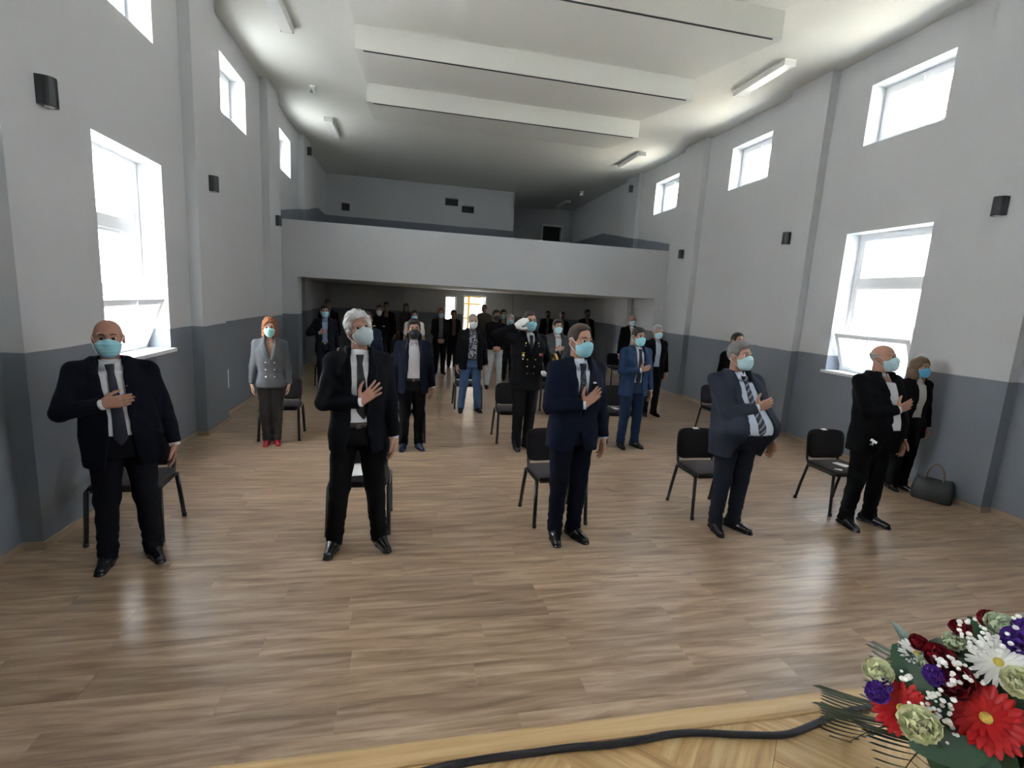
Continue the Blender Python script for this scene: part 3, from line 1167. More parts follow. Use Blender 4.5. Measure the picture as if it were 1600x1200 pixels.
class Person:
    def __init__(self, label, loc, H=1.8, face=0, q=1.0, sex='m', w=1.0, belly=0.0, skin=(.50, .30, .22), head=(0, 0, 0), lean=(0, 0),
                 stance=.10, toe=12, arms=('down', 'down'), jacket=None, shirt=None, tie=None, trousers=(.02, .02, .024), shoes=(.012, .012, .014),
                 hair=('short', (.03, .022, .018)), mask=(.42, .72, .82), glasses=False, belt=False, sleeves='long', glove=None, top=None, feet=None,
                 heart=None, group=None, eyes=True, jack_style='open', opening=None, category='person', skirt=False, maskkind='surgical', name='person', vest=None):
        self.__dict__.update(locals())
        self.s = H / 1.80
        self.root = empty(name, (loc[0], loc[1], 0), math.radians(face), label=label, cat=category, group=group)
        self.prof = PROF_M if sex == 'm' else PROF_F
        self.pose()
        self.body()
        if not skirt:
            self.trousers_mesh()
        self.shoes_mesh()
        if top is not None:
            self.top_mesh(top)
        if shirt is not None:
            self.shirt_mesh()
        if jacket is not None:
            self.jacket_mesh()
        if tie is not None and shirt is not None:
            self.tie_mesh()
        if hair is not None:
            self.hair_mesh()
        if mask is not None:
            self.mask_mesh()
        if q < 2.2 and eyes:
            self.eyes_mesh()
        if belt:
            self.belt_mesh()
        if glasses:
            self.glasses_mesh()
        if vest is not None:
            self.vest_mesh()

    # ---- deformation shared by all parts
    def bend(self, V):
        t = np.clip((V[:, 2] / self.s - .88) / .9, 0, .68)
        V = V.copy()
        V[:, 0] += self.lean[0] * t * t
        V[:, 1] += self.lean[1] * t * t
        return V

    def emit(self, name, V, F, mat, parent=None, bend=True, decim=None):
        if bend:
            V = self.bend(V)
        return link_mesh(name, np_mesh(name, V, F, mat), parent or self.root)

    # ---- pose
    def pose(self):
        s, w = self.s, self.w
        self.sx = .5 * (w + 1)
        f = 1.0 if self.sex == 'm' else .9
        self.hc = np.array([0, -.012, 1.672]) * s
        self.hs = 1.03 * s ** .5 * (1.0 if self.sex == 'm' else .95)
        self.hR = R3(*self.head)
        bel = self.belly
        self.arm = {}
        for i, sg in ((0, -1), (1, 1)):
            kind = self.arms[i]
            sh = np.array([sg * .178 * w * f, .012, 1.435]) * s
            u_, n_, v_, opt = (0, -.12, -1), (-sg, 0, 0), (0, -1, 0), dict(curl=.35)
            pole = (sg * .5, 1, 0)
            if kind == 'down':
                wr = np.array([sg * (.262 * w * f + bel * .35), -.035, .865]) * s
                u_, n_, v_ = (sg * -.06, -.14, -1), (-sg, 0, 0), (0, -1, -.1)
            elif kind in ('heart', 'fist'):
                hp = self.heart or ((-.060, -.168, 1.235), (.94, -.03, .32), .3, 0.0)
                wr = np.array(hp[0]) * s
                wr[0] *= -sg
                wr[1] -= bel * .55
                u_ = np.array(hp[1]) * np.array([-sg, 1, 1])
                n_, v_ = (0, 1, 0), np.cross(u_, (0, sg, 0))
                if np.asarray(v_)[2] < 0:
                    v_ = -np.asarray(v_)
                opt = dict(curl=hp[2] * .55, spread=hp[3], thumb=.55 + .6 * (hp[3] > 0))
                if kind == 'fist':
                    opt = dict(curl=1.0, fist=True)
                pole = (sg * 1.0, .12, -.75)
            elif kind == 'clasp':
                wr = np.array([sg * .075, -.175 - bel * .8, .955]) * s
                u_, n_, v_ = (-sg * .8, -.25, -.55), (0, 1, -.2), (-sg * .3, -.2, .9)
                opt = dict(curl=.45)
                pole = (sg, .5, 0)
            elif kind == 'salute':
                wr = np.array([sg * .225, -.105, 1.605]) * s
                u_, n_, v_ = (-sg * .80, -.04, .56), (-sg * .35, .55, -.7), (-sg * .5, -.5, -.5)
                opt = dict(curl=.08)
                pole = (sg * 1.0, .1, -.55)
            elif kind == 'cap':
                wr = np.array([sg * .235, -.20, 1.03]) * s
                u_, n_, v_ = (-sg * .75, -.6, -.05), (0, .2, 1), (0, -.9, .3)
                opt = dict(curl=.5)
                pole = (sg * .6, 1, -.2)
            l1, l2 = .300 * s, .262 * s
            el, wr = ik(sh, wr, l1, l2, pole)
            self.arm[i] = dict(sh=sh, el=el, wr=wr, sg=sg, kind=kind,
                               hand=hand_prims(wr, np.asarray(u_, float), np.asarray(n_, float), np.asarray(v_, float), s * (1.03 if self.sex == 'm' else .92), **opt))
        st = self.stance
        self.leg = {}
        for i, sg in ((0, -1), (1, 1)):
            ank = np.array([sg * st, .03, .075]) * s
            if self.feet:
                ank[:2] += np.array(self.feet[i])
            hip = np.array([sg * .088 * self.sx, .0, .905]) * s
            kne = (hip + ank) / 2 + np.array([0, -.02, .02]) * s
            self.leg[i] = (hip, kne, ank)

    def torso_ab(self, z, inf):
        s = self.s
        Z, A, B = self.prof
        a = np.interp(z / s, Z, A) * s * self.w + inf
        b = np.interp(z / s, Z, B) * s * (.5 + .5 * self.w) + inf
        bel = self.belly * s
        g = np.exp(-((z / s - 1.06) / .17) ** 2) * bel
        a = a + g * .45
        b = b + g * .5
        cy = .004 * s - g * .55 - .008 * s * np.exp(-((z / s - 1.28) / .1) ** 2)
        return a.astype(np.float32), b.astype(np.float32), cy.astype(np.float32)

    def torso_d(self, F, inf, zlo, zhi, p=2.35):
        """distance to the torso loft on field F (whole grid)"""
        z = F.zs
        a, b, cy = self.torso_ab(z, inf)
        x = np.abs(F.xs)[:, None, None] / a[None, None, :]
        y = np.abs(F.ys[None, :, None] - cy[None, None, :]) / b[None, None, :]
        r = (x ** p + y ** p) ** (1 / p)
        d = (r - 1) * np.minimum(a, b)[None, None, :] * (.75 + .25 * np.clip(r, 0, 1.6))
        cap = np.maximum(zlo - z, z - zhi)[None, None, :]
        return np.maximum(d, cap).astype(np.float32)

    # ---- skin: one continuous mesh
    def head_d(self, hx, hy, hz, full=True):
        ax = np.abs(hx)
        d = ell(hx, hy - .012, hz - .034, (.077, .097, .088))
        d = smin(d, ell(hx, hy + .026, hz + .045, (.063, .070, .080)), .03)
        d = smin(d, np.sqrt(hx ** 2 + (hy + .070) ** 2 + (hz + .098) ** 2) - .021, .035)
        d = smin(d, np.sqrt((ax - .040) ** 2 + (hy + .066) ** 2 + (hz + .022) ** 2) - .024, .03)

        def cap(a, b, ra, rb):
            a, b = np.array(a), np.array(b)
            e = b - a
            t = np.clip(((ax - a[0]) * e[0] + (hy - a[1]) * e[1] + (hz - a[2]) * e[2]) / (e @ e), 0, 1)
            return np.sqrt((ax - a[0] - t * e[0]) ** 2 + (hy - a[1] - t * e[1]) ** 2 + (hz - a[2] - t * e[2]) ** 2) - (ra + (rb - ra) * t)
        d = smin(d, cap((0, -.092, .016), (0, -.114, -.026), .008, .0135), .012)
        if full:
            d = smin(d, cap((.008, -.086, .026), (.046, -.070, .026), .011, .010), .018)
            so = np.sqrt((ax - .031) ** 2 + (hy + .104) ** 2 + ((hz - .006) * 1.25) ** 2) - .0165
            d = smax(d, -so, .012)
            d = smin(d, cap((.0, -.094, -.062), (.022, -.086, -.064), .007, .005), .006)
            d = smin(d, ell(ax - .080, hy - .012, hz + .006, (.010, .021, .034)), .008)
        return d

    def head_local(self, x, y, z):
        R, c, k = self.hR, self.hc, self.hs
        px, py, pz = (x - c[0]) / k, (y - c[1]) / k, (z - c[2]) / k
        return (R[0, 0] * px + R[1, 0] * py + R[2, 0] * pz, R[0, 1] * px + R[1, 1] * py + R[2, 1] * pz, R[0, 2] * px + R[1, 2] * py + R[2, 2] * pz)

    def body(self):
        s, q = self.s, self.q
        base = .024 * max(1, q * .75)
        hf = .0055 * q
        fx, fy, fz = [], [], []
        c, k = self.hc, self.hs
        for ax, half in ((fx, .098), (fy, .125), (fz, .140)):
            i = 0 if ax is fx else 1 if ax is fy else 2
            ax.append((c[i] - half * k, c[i] + half * k, hf))
        for i in (0, 1):
            P = np.array([p for h in self.arm[i]['hand'] for p in h[:2]])
            lo, hi = P.min(0) - .014, P.max(0) + .014
            hr = .0052 * q
            for ax, j in ((fx, 0), (fy, 1), (fz, 2)):
                ax.append((lo[j], hi[j], hr))
        allx = [a for a, b, h in fx] + [b for a, b, h in fx] + [-.26 * self.w, .26 * self.w]
        ally = [a for a, b, h in fy] + [b for a, b, h in fy] + [-.2 - self.belly, .2]
        for i in (0, 1):
            el = self.arm[i]['el']
            allx += [el[0] - .07, el[0] + .07]
            ally += [el[1] - .07, el[1] + .07]
            for J in self.leg[i]:
                allx += [J[0] - .11, J[0] + .11]
                ally += [J[1] - .13, J[1] + .13]
        F = Field(axis(min(allx) - .03, max(allx) + .03, base, fx), axis(min(ally) - .03, max(ally) + .03, base, fy), axis(.0, 1.87 * s, base, fz))
        F.D = self.torso_d(F, -.022, .90 * s, 1.50 * s)
        for i in (0, 1):
            hip, kne, ank = self.leg[i]
            F.capsule(hip, kne, .072 * s, .050 * s, .02)
            F.capsule(kne, ank, .048 * s, .031 * s, .02)
            F.capsule(ank, ank + np.array([0, -.035, -.04]) * s, .030 * s, .022 * s, .01)
            A = self.arm[i]
            F.capsule(A['sh'], A['el'], .044 * s, .036 * s, .02)
            F.capsule(A['el'], A['wr'], .035 * s, .0255 * s, .015)
            for a, b, ra, rb, kk in A['hand']:
                F.capsule(a, b, ra, rb, kk)
        F.capsule((0, .018 * s, 1.44 * s), (c[0] * .7, c[1] + .03 * s, c[2] - .05 * s), .059 * s * (1 if self.sex == 'm' else .85), .054 * s * (1 if self.sex == 'm' else .86), .03)
        m = .17 * k
        sl, x, y, z = F.sub(c - m, c + m)
        hx, hy, hz = self.head_local(x, y, z)
        F.merge(sl, (self.head_d(hx, hy, hz) * k).astype(np.float32), .02)
        V, Fc = F.mesh()
        key = 'skin_%d_%d_%d' % tuple(int(v * 100) for v in self.skin)
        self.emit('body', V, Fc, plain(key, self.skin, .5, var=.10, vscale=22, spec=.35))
        if self.glove:
            for i in (0, 1):
                A = self.arm[i]
                P = np.array([p for h in A['hand'] for p in h[:2]])
                lo, hi = P.min(0) - .05, P.max(0) + .05
                G = Field(*[axis(lo[j], hi[j], .0055 * q, []) for j in range(3)])
                u = unit(A['wr'] - A['el'])
                G.capsule(A['wr'] - u * .02, A['wr'] + u * .02, .032 * s, .033 * s, .01)
                for a, b, ra, rb, kk in A['hand']:
                    G.capsule(a, b, ra + .0035, rb + .0035, kk)
                V, Fc = G.mesh()
                self.emit('glove', V, Fc, cloth('glove_white', (.78, .78, .80)))

    # ---- garments
    def wrinkle(self, F, amp):
        if self.q > 1.8:
            return
        x, y, z = F.xs[:, None, None], F.ys[None, :, None], F.zs[None, None, :]
        ph = (sum(map(ord, self.label)) % 100) * .1
        F.D += (amp * np.sin(34 * z + 13 * x + ph + 2.2 * np.sin(9 * x + 5 * z)) * np.sin(15 * x + 11 * y + 7 * z + ph)).astype(np.float32)

    def trousers_mesh(self):
        s, q = self.s, self.q
        h = .011 * q
        L = np.array([p for i in (0, 1) for p in self.leg[i]])
        bw = self.belly * s
        F = Field(axis(min(L[:, 0].min() - .11 * s, -.24 * self.w * s - bw * .5), max(L[:, 0].max() + .11 * s, .24 * self.w * s + bw * .5), h, []),
                  axis(L[:, 1].min() - .20 * s - bw * .8, L[:, 1].max() + .20 * s, h, []), axis(.02 * s, 1.06 * s, h * 1.2, []))
        D0 = self.torso_d(F, .017 * s, .84 * s, (1.015 if self.sex == 'm' else 1.03) * s, 2.2)
        F.D = D0
        for i in (0, 1):
            G = Field(F.xs, F.ys, F.zs)
            hip, kne, ank = self.leg[i]
            t = .9 + .1 * self.w
            slim = self.__dict__.get('slim', 0)
            G.capsule(hip + np.array([0, .005, .01]), kne, .104 * s * t * self.sx, .076 * s * t, .02)
            G.capsule(kne, ank + np.array([0, -.005, .0]), .074 * s * t, .062 * s, .03)
            G.capsule(ank + np.array([0, -.02, .035]) * s, ank + np.array([0, -.035, -.03]) * s, .056 * s, .056 * s, .02)
            F.D = smin(F.D, G.D, .022)
        zc = F.zs[None, None, :]
        self.wrinkle(F, .0035)
        # folds breaking over the shoe
        if q < 1.8:
            F.D += (.004 * np.exp(-((zc / s - .16) / .09) ** 2) * np.sin(95 * zc + 16 * F.xs[:, None, None])).astype(np.float32)
        F.D = np.maximum(F.D, .045 * s - zc)
        V, Fc = F.mesh()
        m = self.trousers if not isinstance(self.trousers, tuple) else cloth('trousers_%d_%d_%d' % tuple(int(v * 1000) for v in self.trousers), self.trousers)
        self.emit('trousers', V, Fc, m)

    def shoes_mesh(self):
        s, q = self.s, self.q
        h = .0085 * q
        k = s * (1.0 if self.sex == 'm' else .88)
        F = Field(axis(-.075, .075, h, []), axis(-.26, .15, h, []), axis(-.03, .16, h, []))
        F.capsule((0, .058 * k, .045 * k), (0, -.05 * k, .048 * k), .040 * k, .041 * k, .02)
        F.capsule((0, -.05 * k, .040 * k), (0, -.165 * k, .024 * k), .044 * k, .034 * k, .03)
        F.capsule((0, .04 * k, .05 * k), (0, .03 * k, .11 * k), .038 * k, .034 * k, .02)
        sole = Field(F.xs, F.ys, F.zs)
        sole.capsule((0, .062 * k, 0), (0, -.05 * k, 0), .044 * k, .046 * k, .02)
        sole.capsule((0, -.05 * k, 0), (0, -.17 * k, 0), .047 * k, .038 * k, .02)
        zc = F.zs[None, None, :]
        F.D = np.minimum(F.D, np.maximum(sole.D, zc - .014))
        F.D = np.maximum(F.D, -zc)
        V, Fc = F.mesh()
        V[:, 2] = np.maximum(V[:, 2], 0)
        mat = plain('leather_%d_%d_%d' % tuple(int(v * 1000) for v in self.shoes), self.shoes, .22, bump=.05)
        me = np_mesh('shoe', V, Fc, mat)
        for i, sg in ((0, -1), (1, 1)):
            a = self.leg[i][2]
            link_mesh('shoe', me, self.root, (a[0], a[1] - .01, 0), (0, 0, math.radians(sg * self.toe)))

    def upper_field(self, h, zlo, zhi, pad=.0, arms=True):
        s = self.s
        xs = [-.25 * self.w * s, .25 * self.w * s]
        ys = [-.22 * s - self.belly * s, .20 * s]
        if arms:
            for i in (0, 1):
                A = self.arm[i]
                for p in (A['sh'], A['el'], A['wr']):
                    xs += [p[0] - .09, p[0] + .09]
                    ys += [p[1] - .09, p[1] + .09]
                    zlo = min(zlo, p[2] - .03)
                    zhi = max(zhi, p[2] + .08)
        return Field(axis(min(xs) - pad, max(xs) + pad, h, []), axis(min(ys) - pad, max(ys) + pad, h, []), axis(zlo, zhi, h, []))

    def sleeves_into(self, F, r0, r1, r2, frac=1.0, k=.03):
        s = self.s
        for i in (0, 1):
            A = self.arm[i]
            nb = np.array([A['sg'] * .055, .012, 1.487]) * s
            F.capsule(nb, A['sh'] + np.array([0, 0, .008]), .052 * s, r0 * s * .98, k)
            if frac <= .5:
                F.capsule(A['sh'], A['sh'] + (A['el'] - A['sh']) * frac * 2, r0 * s, r1 * s * 1.12, k)
                continue
            F.capsule(A['sh'], A['el'], r0 * s, r1 * s, k)
            u = unit(A['wr'] - A['el'])
            F.capsule(A['el'], A['wr'] + u * .03 * s, r1 * s, r2 * s, .012, cut=(A['wr'] - u * .004 * s, u))

    def jacket_mesh(self):
        s, q, J = self.s, self.q, self.jacket
        col, style = J[0], self.jack_style
        h = .0095 * q
        hem = J[1] if len(J) > 1 else .775
        F = self.upper_field(h, hem * s - .03, 1.60 * s, .02)
        inf = (.034 if self.sex == 'm' else .026) * s
        T = self.torso_d(F, inf, hem * s, 1.545 * s, 2.5)
        x, y, z = F.xs[:, None, None], F.ys[None, :, None], F.zs[None, None, :]
        zz = F.zs / s
        # opening between the front edges, per height
        if self.opening is not None:
            oz, ol, orr = self.opening
        elif style == 'open':
            oz, ol, orr = [.74, .95, 1.15, 1.35, 1.47, 1.55], [-.10, -.062, -.05, -.055, -.062, -.07], [.10, .062, .05, .055, .062, .07]
        elif style == 'buttoned':
            oz, ol, orr = [.74, .86, .98, 1.06, 1.30, 1.47, 1.55], [-.075, -.03, .004, .002, -.045, -.062, -.07], [.075, .03, -.004, -.002, .045, .062, .07]
        else:                                  # double breasted
            oz, ol, orr = [.7, 1.20, 1.24, 1.47, 1.55], [.02, .02, .0, -.055, -.065], [-.02, -.02, -.0, .055, .065]
        bel = 1 + self.belly * 1.5
        xl = (np.interp(zz, oz, ol) * s * self.w).astype(np.float32)[None, None, :]
        xr = (np.interp(zz, oz, orr) * s * self.w).astype(np.float32)[None, None, :]
        g = np.maximum(xl - x, x - xr)
        cut = np.maximum(g, y + .0 * s)
        T2 = np.maximum(T, -cut)
        # lapels lie proud of the front
        lw = np.interp(zz, [.9, 1.08, 1.12, 1.33, 1.42, 1.50], [0, 0, .02, .072, .062, .03] if style != 'double' else [0, 0, 0, .07, .07, .03]).astype(np.float32)[None, None, :] * s
        lap = np.maximum(np.maximum(xl - lw - x, x - xr - lw), -g)
        if q < 1.9:
            a, b, cy = self.torso_ab(F.zs, inf + .007 * s)
            LD = np.maximum(T - .008 * s, lap)
            LD = np.maximum(LD, y + .02)
            T2 = np.minimum(T2, LD)
        F.D = T2.astype(np.float32)
        self.sleeves_into(F, .066 * (.55 + .45 * self.w), .058, .044)
        # neck hole
        c = self.hc
        n0, n1 = np.array([0, .016 * s, 1.44 * s]), np.array([c[0] * .7, c[1] + .035 * s, 1.62 * s])
        N = Field(F.xs, F.ys, F.zs)
        N.capsule(n0 + np.array([0, -.012, .03]), n1, .064 * s, .066 * s)
        F.D = np.maximum(F.D, -N.D)
        self.wrinkle(F, .0032)
        V, Fc = F.mesh()
        if len(J) > 2 and J[2] is not None:
            m = J[2]
        else:
            m = cloth('jacket_%d_%d_%d' % tuple(int(v * 1000) for v in col), col)
        jo = self.emit('jacket', V, Fc, m)
        # shirt cuffs
        if self.shirt is not None and q < 1.9 and not self.glove:
            for i in (0, 1):
                A = self.arm[i]
                u = unit(A['wr'] - A['el'])
                a, b = A['wr'] - u * .03 * s, A['wr'] + u * .016 * s
                V = self.bend(np.array([a, b]))
                MB().tube([V[0], V[1]], [.035 * s, .036 * s], n=12).build('cuff', self.shirt_mat(), self.root)
        self.jo = jo
        return jo

    def shirt_mat(self):
        return self.shirt if not isinstance(self.shirt, tuple) else cloth('shirt_%d_%d_%d' % tuple(int(v * 100) for v in self.shirt), self.shirt, .8, 0)

    def shirt_mesh(self):
        s, q = self.s, self.q
        h = .011 * q
        F = self.upper_field(h, .93 * s, 1.56 * s, .02, arms=False)
        F.D = self.torso_d(F, .014 * s, (1.0 if self.sex == 'm' else .95) * s, 1.452 * s, 2.3)
        F.capsule((0, .014 * s, 1.42 * s), (0, .010 * s, 1.49 * s), .078 * s, .066 * s, .03)
        self.wrinkle(F, .0025)
        c = self.hc
        n0, n1 = np.array([0, .016 * s, 1.45 * s]), np.array([c[0] * .7, c[1] + .03 * s, 1.62 * s])
        if self.jacket is None:
            self.sleeves_into(F, .058, .050, .040, 1.0 if self.sleeves == 'long' else .35)
        V, Fc = F.mesh()
        sh = self.emit('shirt', V, Fc, self.shirt_mat())
        # collar: a band round the neck with two points, open at the front
        if self.__dict__.get('collar', True):
            mb = MB()
            N = 28
            op = .16 if self.tie is not None else .42
            rows = [[], [], [], []]
            for i in range(N + 1):
                a = -math.pi / 2 + op + (2 * math.pi - 2 * op) * i / N
                fr = max(0, -math.sin(a)) ** 3
                ca, sa = math.cos(a), math.sin(a)
                up = 1.532 - .030 * fr
                dn = 1.470 - .042 * fr
                rr = .068 if self.sex == 'm' else .055
                for row, (r_, zz, oy) in zip(rows, ((rr, up - .03, 0), (rr, up, 0), (rr + .005, up, 0), (rr + .026 + .026 * fr, dn, 0))):
                    row.append((ca * r_ * s + c[0] * .35, (.008 + sa * r_ * 1.02) * s + c[1] * .0, zz * s))
            for row in rows:
                Vb = self.bend(np.array(row))
                row[:] = [tuple(p) for p in Vb]
            mb.grid(rows)
            mb.build('collar', self.shirt_mat(), sh)
        return sh

    def top_mesh(self, top):
        """pullover or tee: (colour/material, hem, sleeve fraction)"""
        s, q = self.s, self.q
        m, hem, frac = top
        F = self.upper_field(.011 * q, hem * s - .03, 1.58 * s, .02)
        F.D = self.torso_d(F, .022 * s, hem * s, 1.535 * s, 2.4)
        self.sleeves_into(F, .060 * (.6 + .4 * self.w), .052, .042, frac)
        N = Field(F.xs, F.ys, F.zs)
        N.capsule(np.array([0, 0, 1.46 * s]), np.array([0, 0, 1.64 * s]), .062 * s, .068 * s)
        F.D = np.maximum(F.D, -N.D)
        self.wrinkle(F, .003)
        V, Fc = F.mesh()
        mat = m if not isinstance(m, tuple) else cloth('top_%d_%d_%d' % tuple(int(v * 1000) for v in m), m)
        self.emit('pullover' if frac > .5 else 'blouse', V, Fc, mat)

    def vest_mesh(self):
        s, q = self.s, self.q
        F = self.upper_field(.011 * q, .60 * s, 1.50 * s, .03, arms=False)
        F.D = self.torso_d(F, .034 * s, .62 * s, 1.46 * s, 2.4)
        x, z = F.xs[:, None, None], F.zs[None, None, :]
        F.D = np.maximum(F.D, np.abs(x) - np.interp(F.zs / s, [1.1, 1.25, 1.46], [.4, .13, .105]).astype(np.float32)[None, None, :] * s * 1.1)
        F.D = np.maximum(F.D, np.minimum(.06 * s - np.abs(x), z - 1.36 * s))
        V, Fc = F.mesh()
        self.emit('pinafore', V, Fc, cloth('pinafore', self.vest))

    def tie_mesh(self):
        s, q = self.s, self.q
        mat, zend = self.tie[0], self.tie[1]
        off = self.tie[2] if len(self.tie) > 2 else 0.0
        zs = np.linspace(zend, 1.502, 24)
        a, b, cy = self.torso_ab(zs * s, .014 * s)
        mb = MB()
        rows = []
        for z, bb, cc in zip(zs, b, cy):
            hw = np.interp(z, [zend, zend + .05, zend + .06, 1.41, 1.445, 1.47, 1.502], [.004, .040, .041, .022, .018, .024, .027])
            th = np.interp(z, [zend, 1.43, 1.45, 1.48, 1.502], [.006, .008, .020, .026, .020])
            xo = off * np.clip((1.43 - z) / .4, 0, 1.5)
            row = []
            for k in range(9):
                t = -1 + k / 4
                yy = cc - bb * (1 - .5 * (abs(xo + hw * t) / (.2)) ** 2.4) - th * (1 - .25 * t * t)
                row.append(((xo + hw * t) * s, yy - .002, z * s))
            rows.append(row)
        front = rows
        back = [[(x, y + .012, z) for x, y, z in r] for r in rows]
        loops = [f + bk[::-1] for f, bk in zip(front, back)]
        loops = [[tuple(p) for p in self.bend(np.array(l))] for l in loops]
        mb.grid(loops, close=True)
        mb.build('tie', mat, self.root)

    def belt_mesh(self):
        s = self.s
        mb = MB()
        rows = []
        for z, inf in ((.980, .016), (.982, .024), (1.014, .024), (1.017, .016)):
            a, b, cy = self.torso_ab(np.array([z * s]), inf * s)
            rows.append([(a[0] * math.copysign(abs(math.cos(t)) ** .9, math.cos(t)), cy[0] + b[0] * math.copysign(abs(math.sin(t)) ** .9, math.sin(t)), z * s) for t in np.linspace(0, 2 * math.pi, 36, endpoint=False)])
        rows = [[tuple(p) for p in self.bend(np.array(r))] for r in rows]
        b_ = mb.grid(rows, close=True).build('belt', plain('belt_leather', (.035, .025, .02), .4), self.root)
        a, b, cy = self.torso_ab(np.array([.99 * s]), .026 * s)
        p = self.bend(np.array([[0, cy[0] - b[0], .99 * s]]))[0]
        MB().box(p[0] - .02, p[0] + .02, p[1] - .006, p[1] + .008, p[2] - .018, p[2] + .018, bev=.003).build('buckle', SILVER, b_)

    # ---- head dressing, built in head space
    def to_world(self, V):
        return (V * self.hs) @ self.hR.T + self.hc

    def head_part(self, name, V, F, mat, parent=None):
        return self.emit(name, self.to_world(V), F, mat, parent)

    def hair_mesh(self):
        kind, col = self.hair
        q = self.q
        h = .0052 * q
        zlo = {'long': -.30, 'bob': -.17, 'curly': -.14}.get(kind, -.13)
        F = Field(axis(-.14, .14, h, []), axis(-.15, .17, h, []), axis(zlo, .17, h, []))
        x, y, z = F.xs[:, None, None], F.ys[None, :, None], F.zs[None, None, :]
        ax = np.abs(x)
        t = {'short': .012, 'thick': .016, 'full': .024, 'bald': .006, 'crop': .005, 'recede': .009, 'long': .016, 'bob': .022, 'curly': .030, 'cap': .012}[kind]
        d = ell(x, y - .014, z - .038, (.077 + t * .8, .097 + t, .088 + t * 1.3))
        if kind in ('thick', 'full', 'short', 'recede'):
            d = smin(d, ell(x + .008, y + (.048 if kind != 'recede' else .03), z - (.106 if kind in ('thick', 'full') else .100), (.060, .045, .027)), .03)
        rec = {'recede': .024, 'bald': .0, 'short': 0.0, 'crop': .008}.get(kind, 0)
        ln = np.interp(F.ys, [-.13, -.075, -.056, -.046, -.032, -.016, -.009, .030, .042, .062, .10], [.074 + rec, .070 + rec, .060 + rec * 1.1, .018, -.010, -.028, .028, .030, -.030, -.062, -.078])[None, :, None]
        wave = .006 * np.sin(55 * x + 3) * np.sin(30 * y)
        if kind in ('long', 'bob', 'curly'):
            side = ell(ax - .062, y - .02, z + (.06 if kind != 'long' else .11), (.040, .075, .11 if kind != 'long' else .17))
            back = ell(x, y - .055, z + (.05 if kind != 'long' else .10), (.085, .062, .11 if kind != 'long' else .18))
            d = smin(smin(d, side, .03), back, .03)
            face = ell(x, y + .100, z + .022, (.064, .085, .100))
            d = smax(d, -face, .012)
        else:
            d = smax(d, ln + wave - z, .006)
        if kind == 'bald':
            d = smax(d, z - (.038 + .2 * y), .006)
            d = smax(d, .004 - y, .006)
        amp = .005 if kind in ('thick', 'full', 'bob', 'long', 'curly') else .0015
        f = 150 if kind != 'curly' else 90
        d = d + amp * np.sin(f * x + 40 * y + 5 * np.sin(30 * z)) * np.cos(60 * z + 30 * y)
        F.D = d.astype(np.float32)
        V, Fc = F.mesh()
        key = 'hair_%d_%d_%d' % tuple(int(v * 100) for v in col)
        self.head_part('hair', V, Fc, plain(key, col, .55, bump=.6, bscale=260, spec=.4, var=.3, vscale=60))

    def mask_mesh(self):
        q = self.q
        h = .0050 * q
        F = Field(axis(-.10, .10, h, []), axis(-.17, .03, h, []), axis(-.15, .03, h, []))
        x, y, z = F.xs[:, None, None], F.ys[None, :, None], F.zs[None, None, :]
        d = self.head_d(x, y, z, False) - .006
        if self.maskkind == 'ffp2':
            d = smin(d, ell(x, y + .083, z + .055, (.052, .054, .055)), .035)
        else:
            d = smin(d, ell(x, y + .088, z + .058, (.050, .034, .052)), .03)
            if q < 1.8:
                d = d + .0016 * np.sin(z * 260) * (np.abs(x) < .06)
        top = -.006 + .012 * np.exp(-(x / .022) ** 2) - .9 * np.clip(np.abs(x) - .045, 0, 1)
        bot = -.122 + .55 * np.clip(np.abs(x) - .03, 0, 1)
        d = np.maximum(d, np.maximum(z - top, bot - z))
        d = np.maximum(d, np.maximum(np.abs(x) - .074, y + .030))
        F.D = d.astype(np.float32)
        V, Fc = F.mesh()
        col = self.mask
        key = 'mask_%d_%d_%d' % tuple(int(v * 100) for v in col)
        if key not in MATS:
            MATS[key] = mask_mat(key, col)
        mo = self.head_part('face_mask', V, Fc, MATS[key])
        if q < 1.8:
            for sg in (-1, 1):
                for pts in ([(sg * .068, -.050, -.022), (sg * .080, -.02, .004), (sg * .088, .012, .022), (sg * .089, .03, .012)],
                            [(sg * .062, -.046, -.098), (sg * .079, -.012, -.06), (sg * .087, .018, -.034), (sg * .089, .03, -.02)]):
                    P = self.bend(self.to_world(np.array(pts)))
                    MB().tube([tuple(p) for p in P], .0022, n=5).build('ear_loop', M_LOOP if sum(col) > .3 else plain('ear_loop_black', (.02, .02, .02), .7), mo)

    def eyes_mesh(self):
        col = self.hair[1] if self.hair else (.1, .08, .06)
        if sum(col) > 1.0:
            col = (.35, .32, .30)
        for sg in (-1, 1):
            c = np.array([[sg * .031, -.0795, .006]])
            mb = MB().ball((0, 0, 0), (.0165, .0135, .0125), n=14, m=8)
            V = np.array(mb.v)
            P = V + c
            W = self.bend(self.to_world(P))
            me = bpy.data.meshes.new('eye')
            me.from_pydata([tuple(p) for p in W], [], mb.f)
            me.materials.append(EYE_W)
            me.materials.append(EYE_I)
            for poly, f in zip(me.polygons, mb.f):
                cc = V[list(f)].mean(0)
                poly.material_index = 1 if cc[1] < -.0085 and abs(cc[2]) < .009 else 0
                poly.use_smooth = True
            link_mesh('eye', me, self.root)
            for nm, pts, rr, mt in (('eyebrow', [(sg * .014, -.0985, .030), (sg * .030, -.0965, .036), (sg * .047, -.081, .031)], [.0035, .0048, .0025], plain('brow_%d' % int(sum(col) * 300), col, .8)),):
                W = self.bend(self.to_world(np.array(pts)))
                MB().tube([tuple(p) for p in W], [r * self.hs for r in rr], n=6).build(nm, mt, self.root)

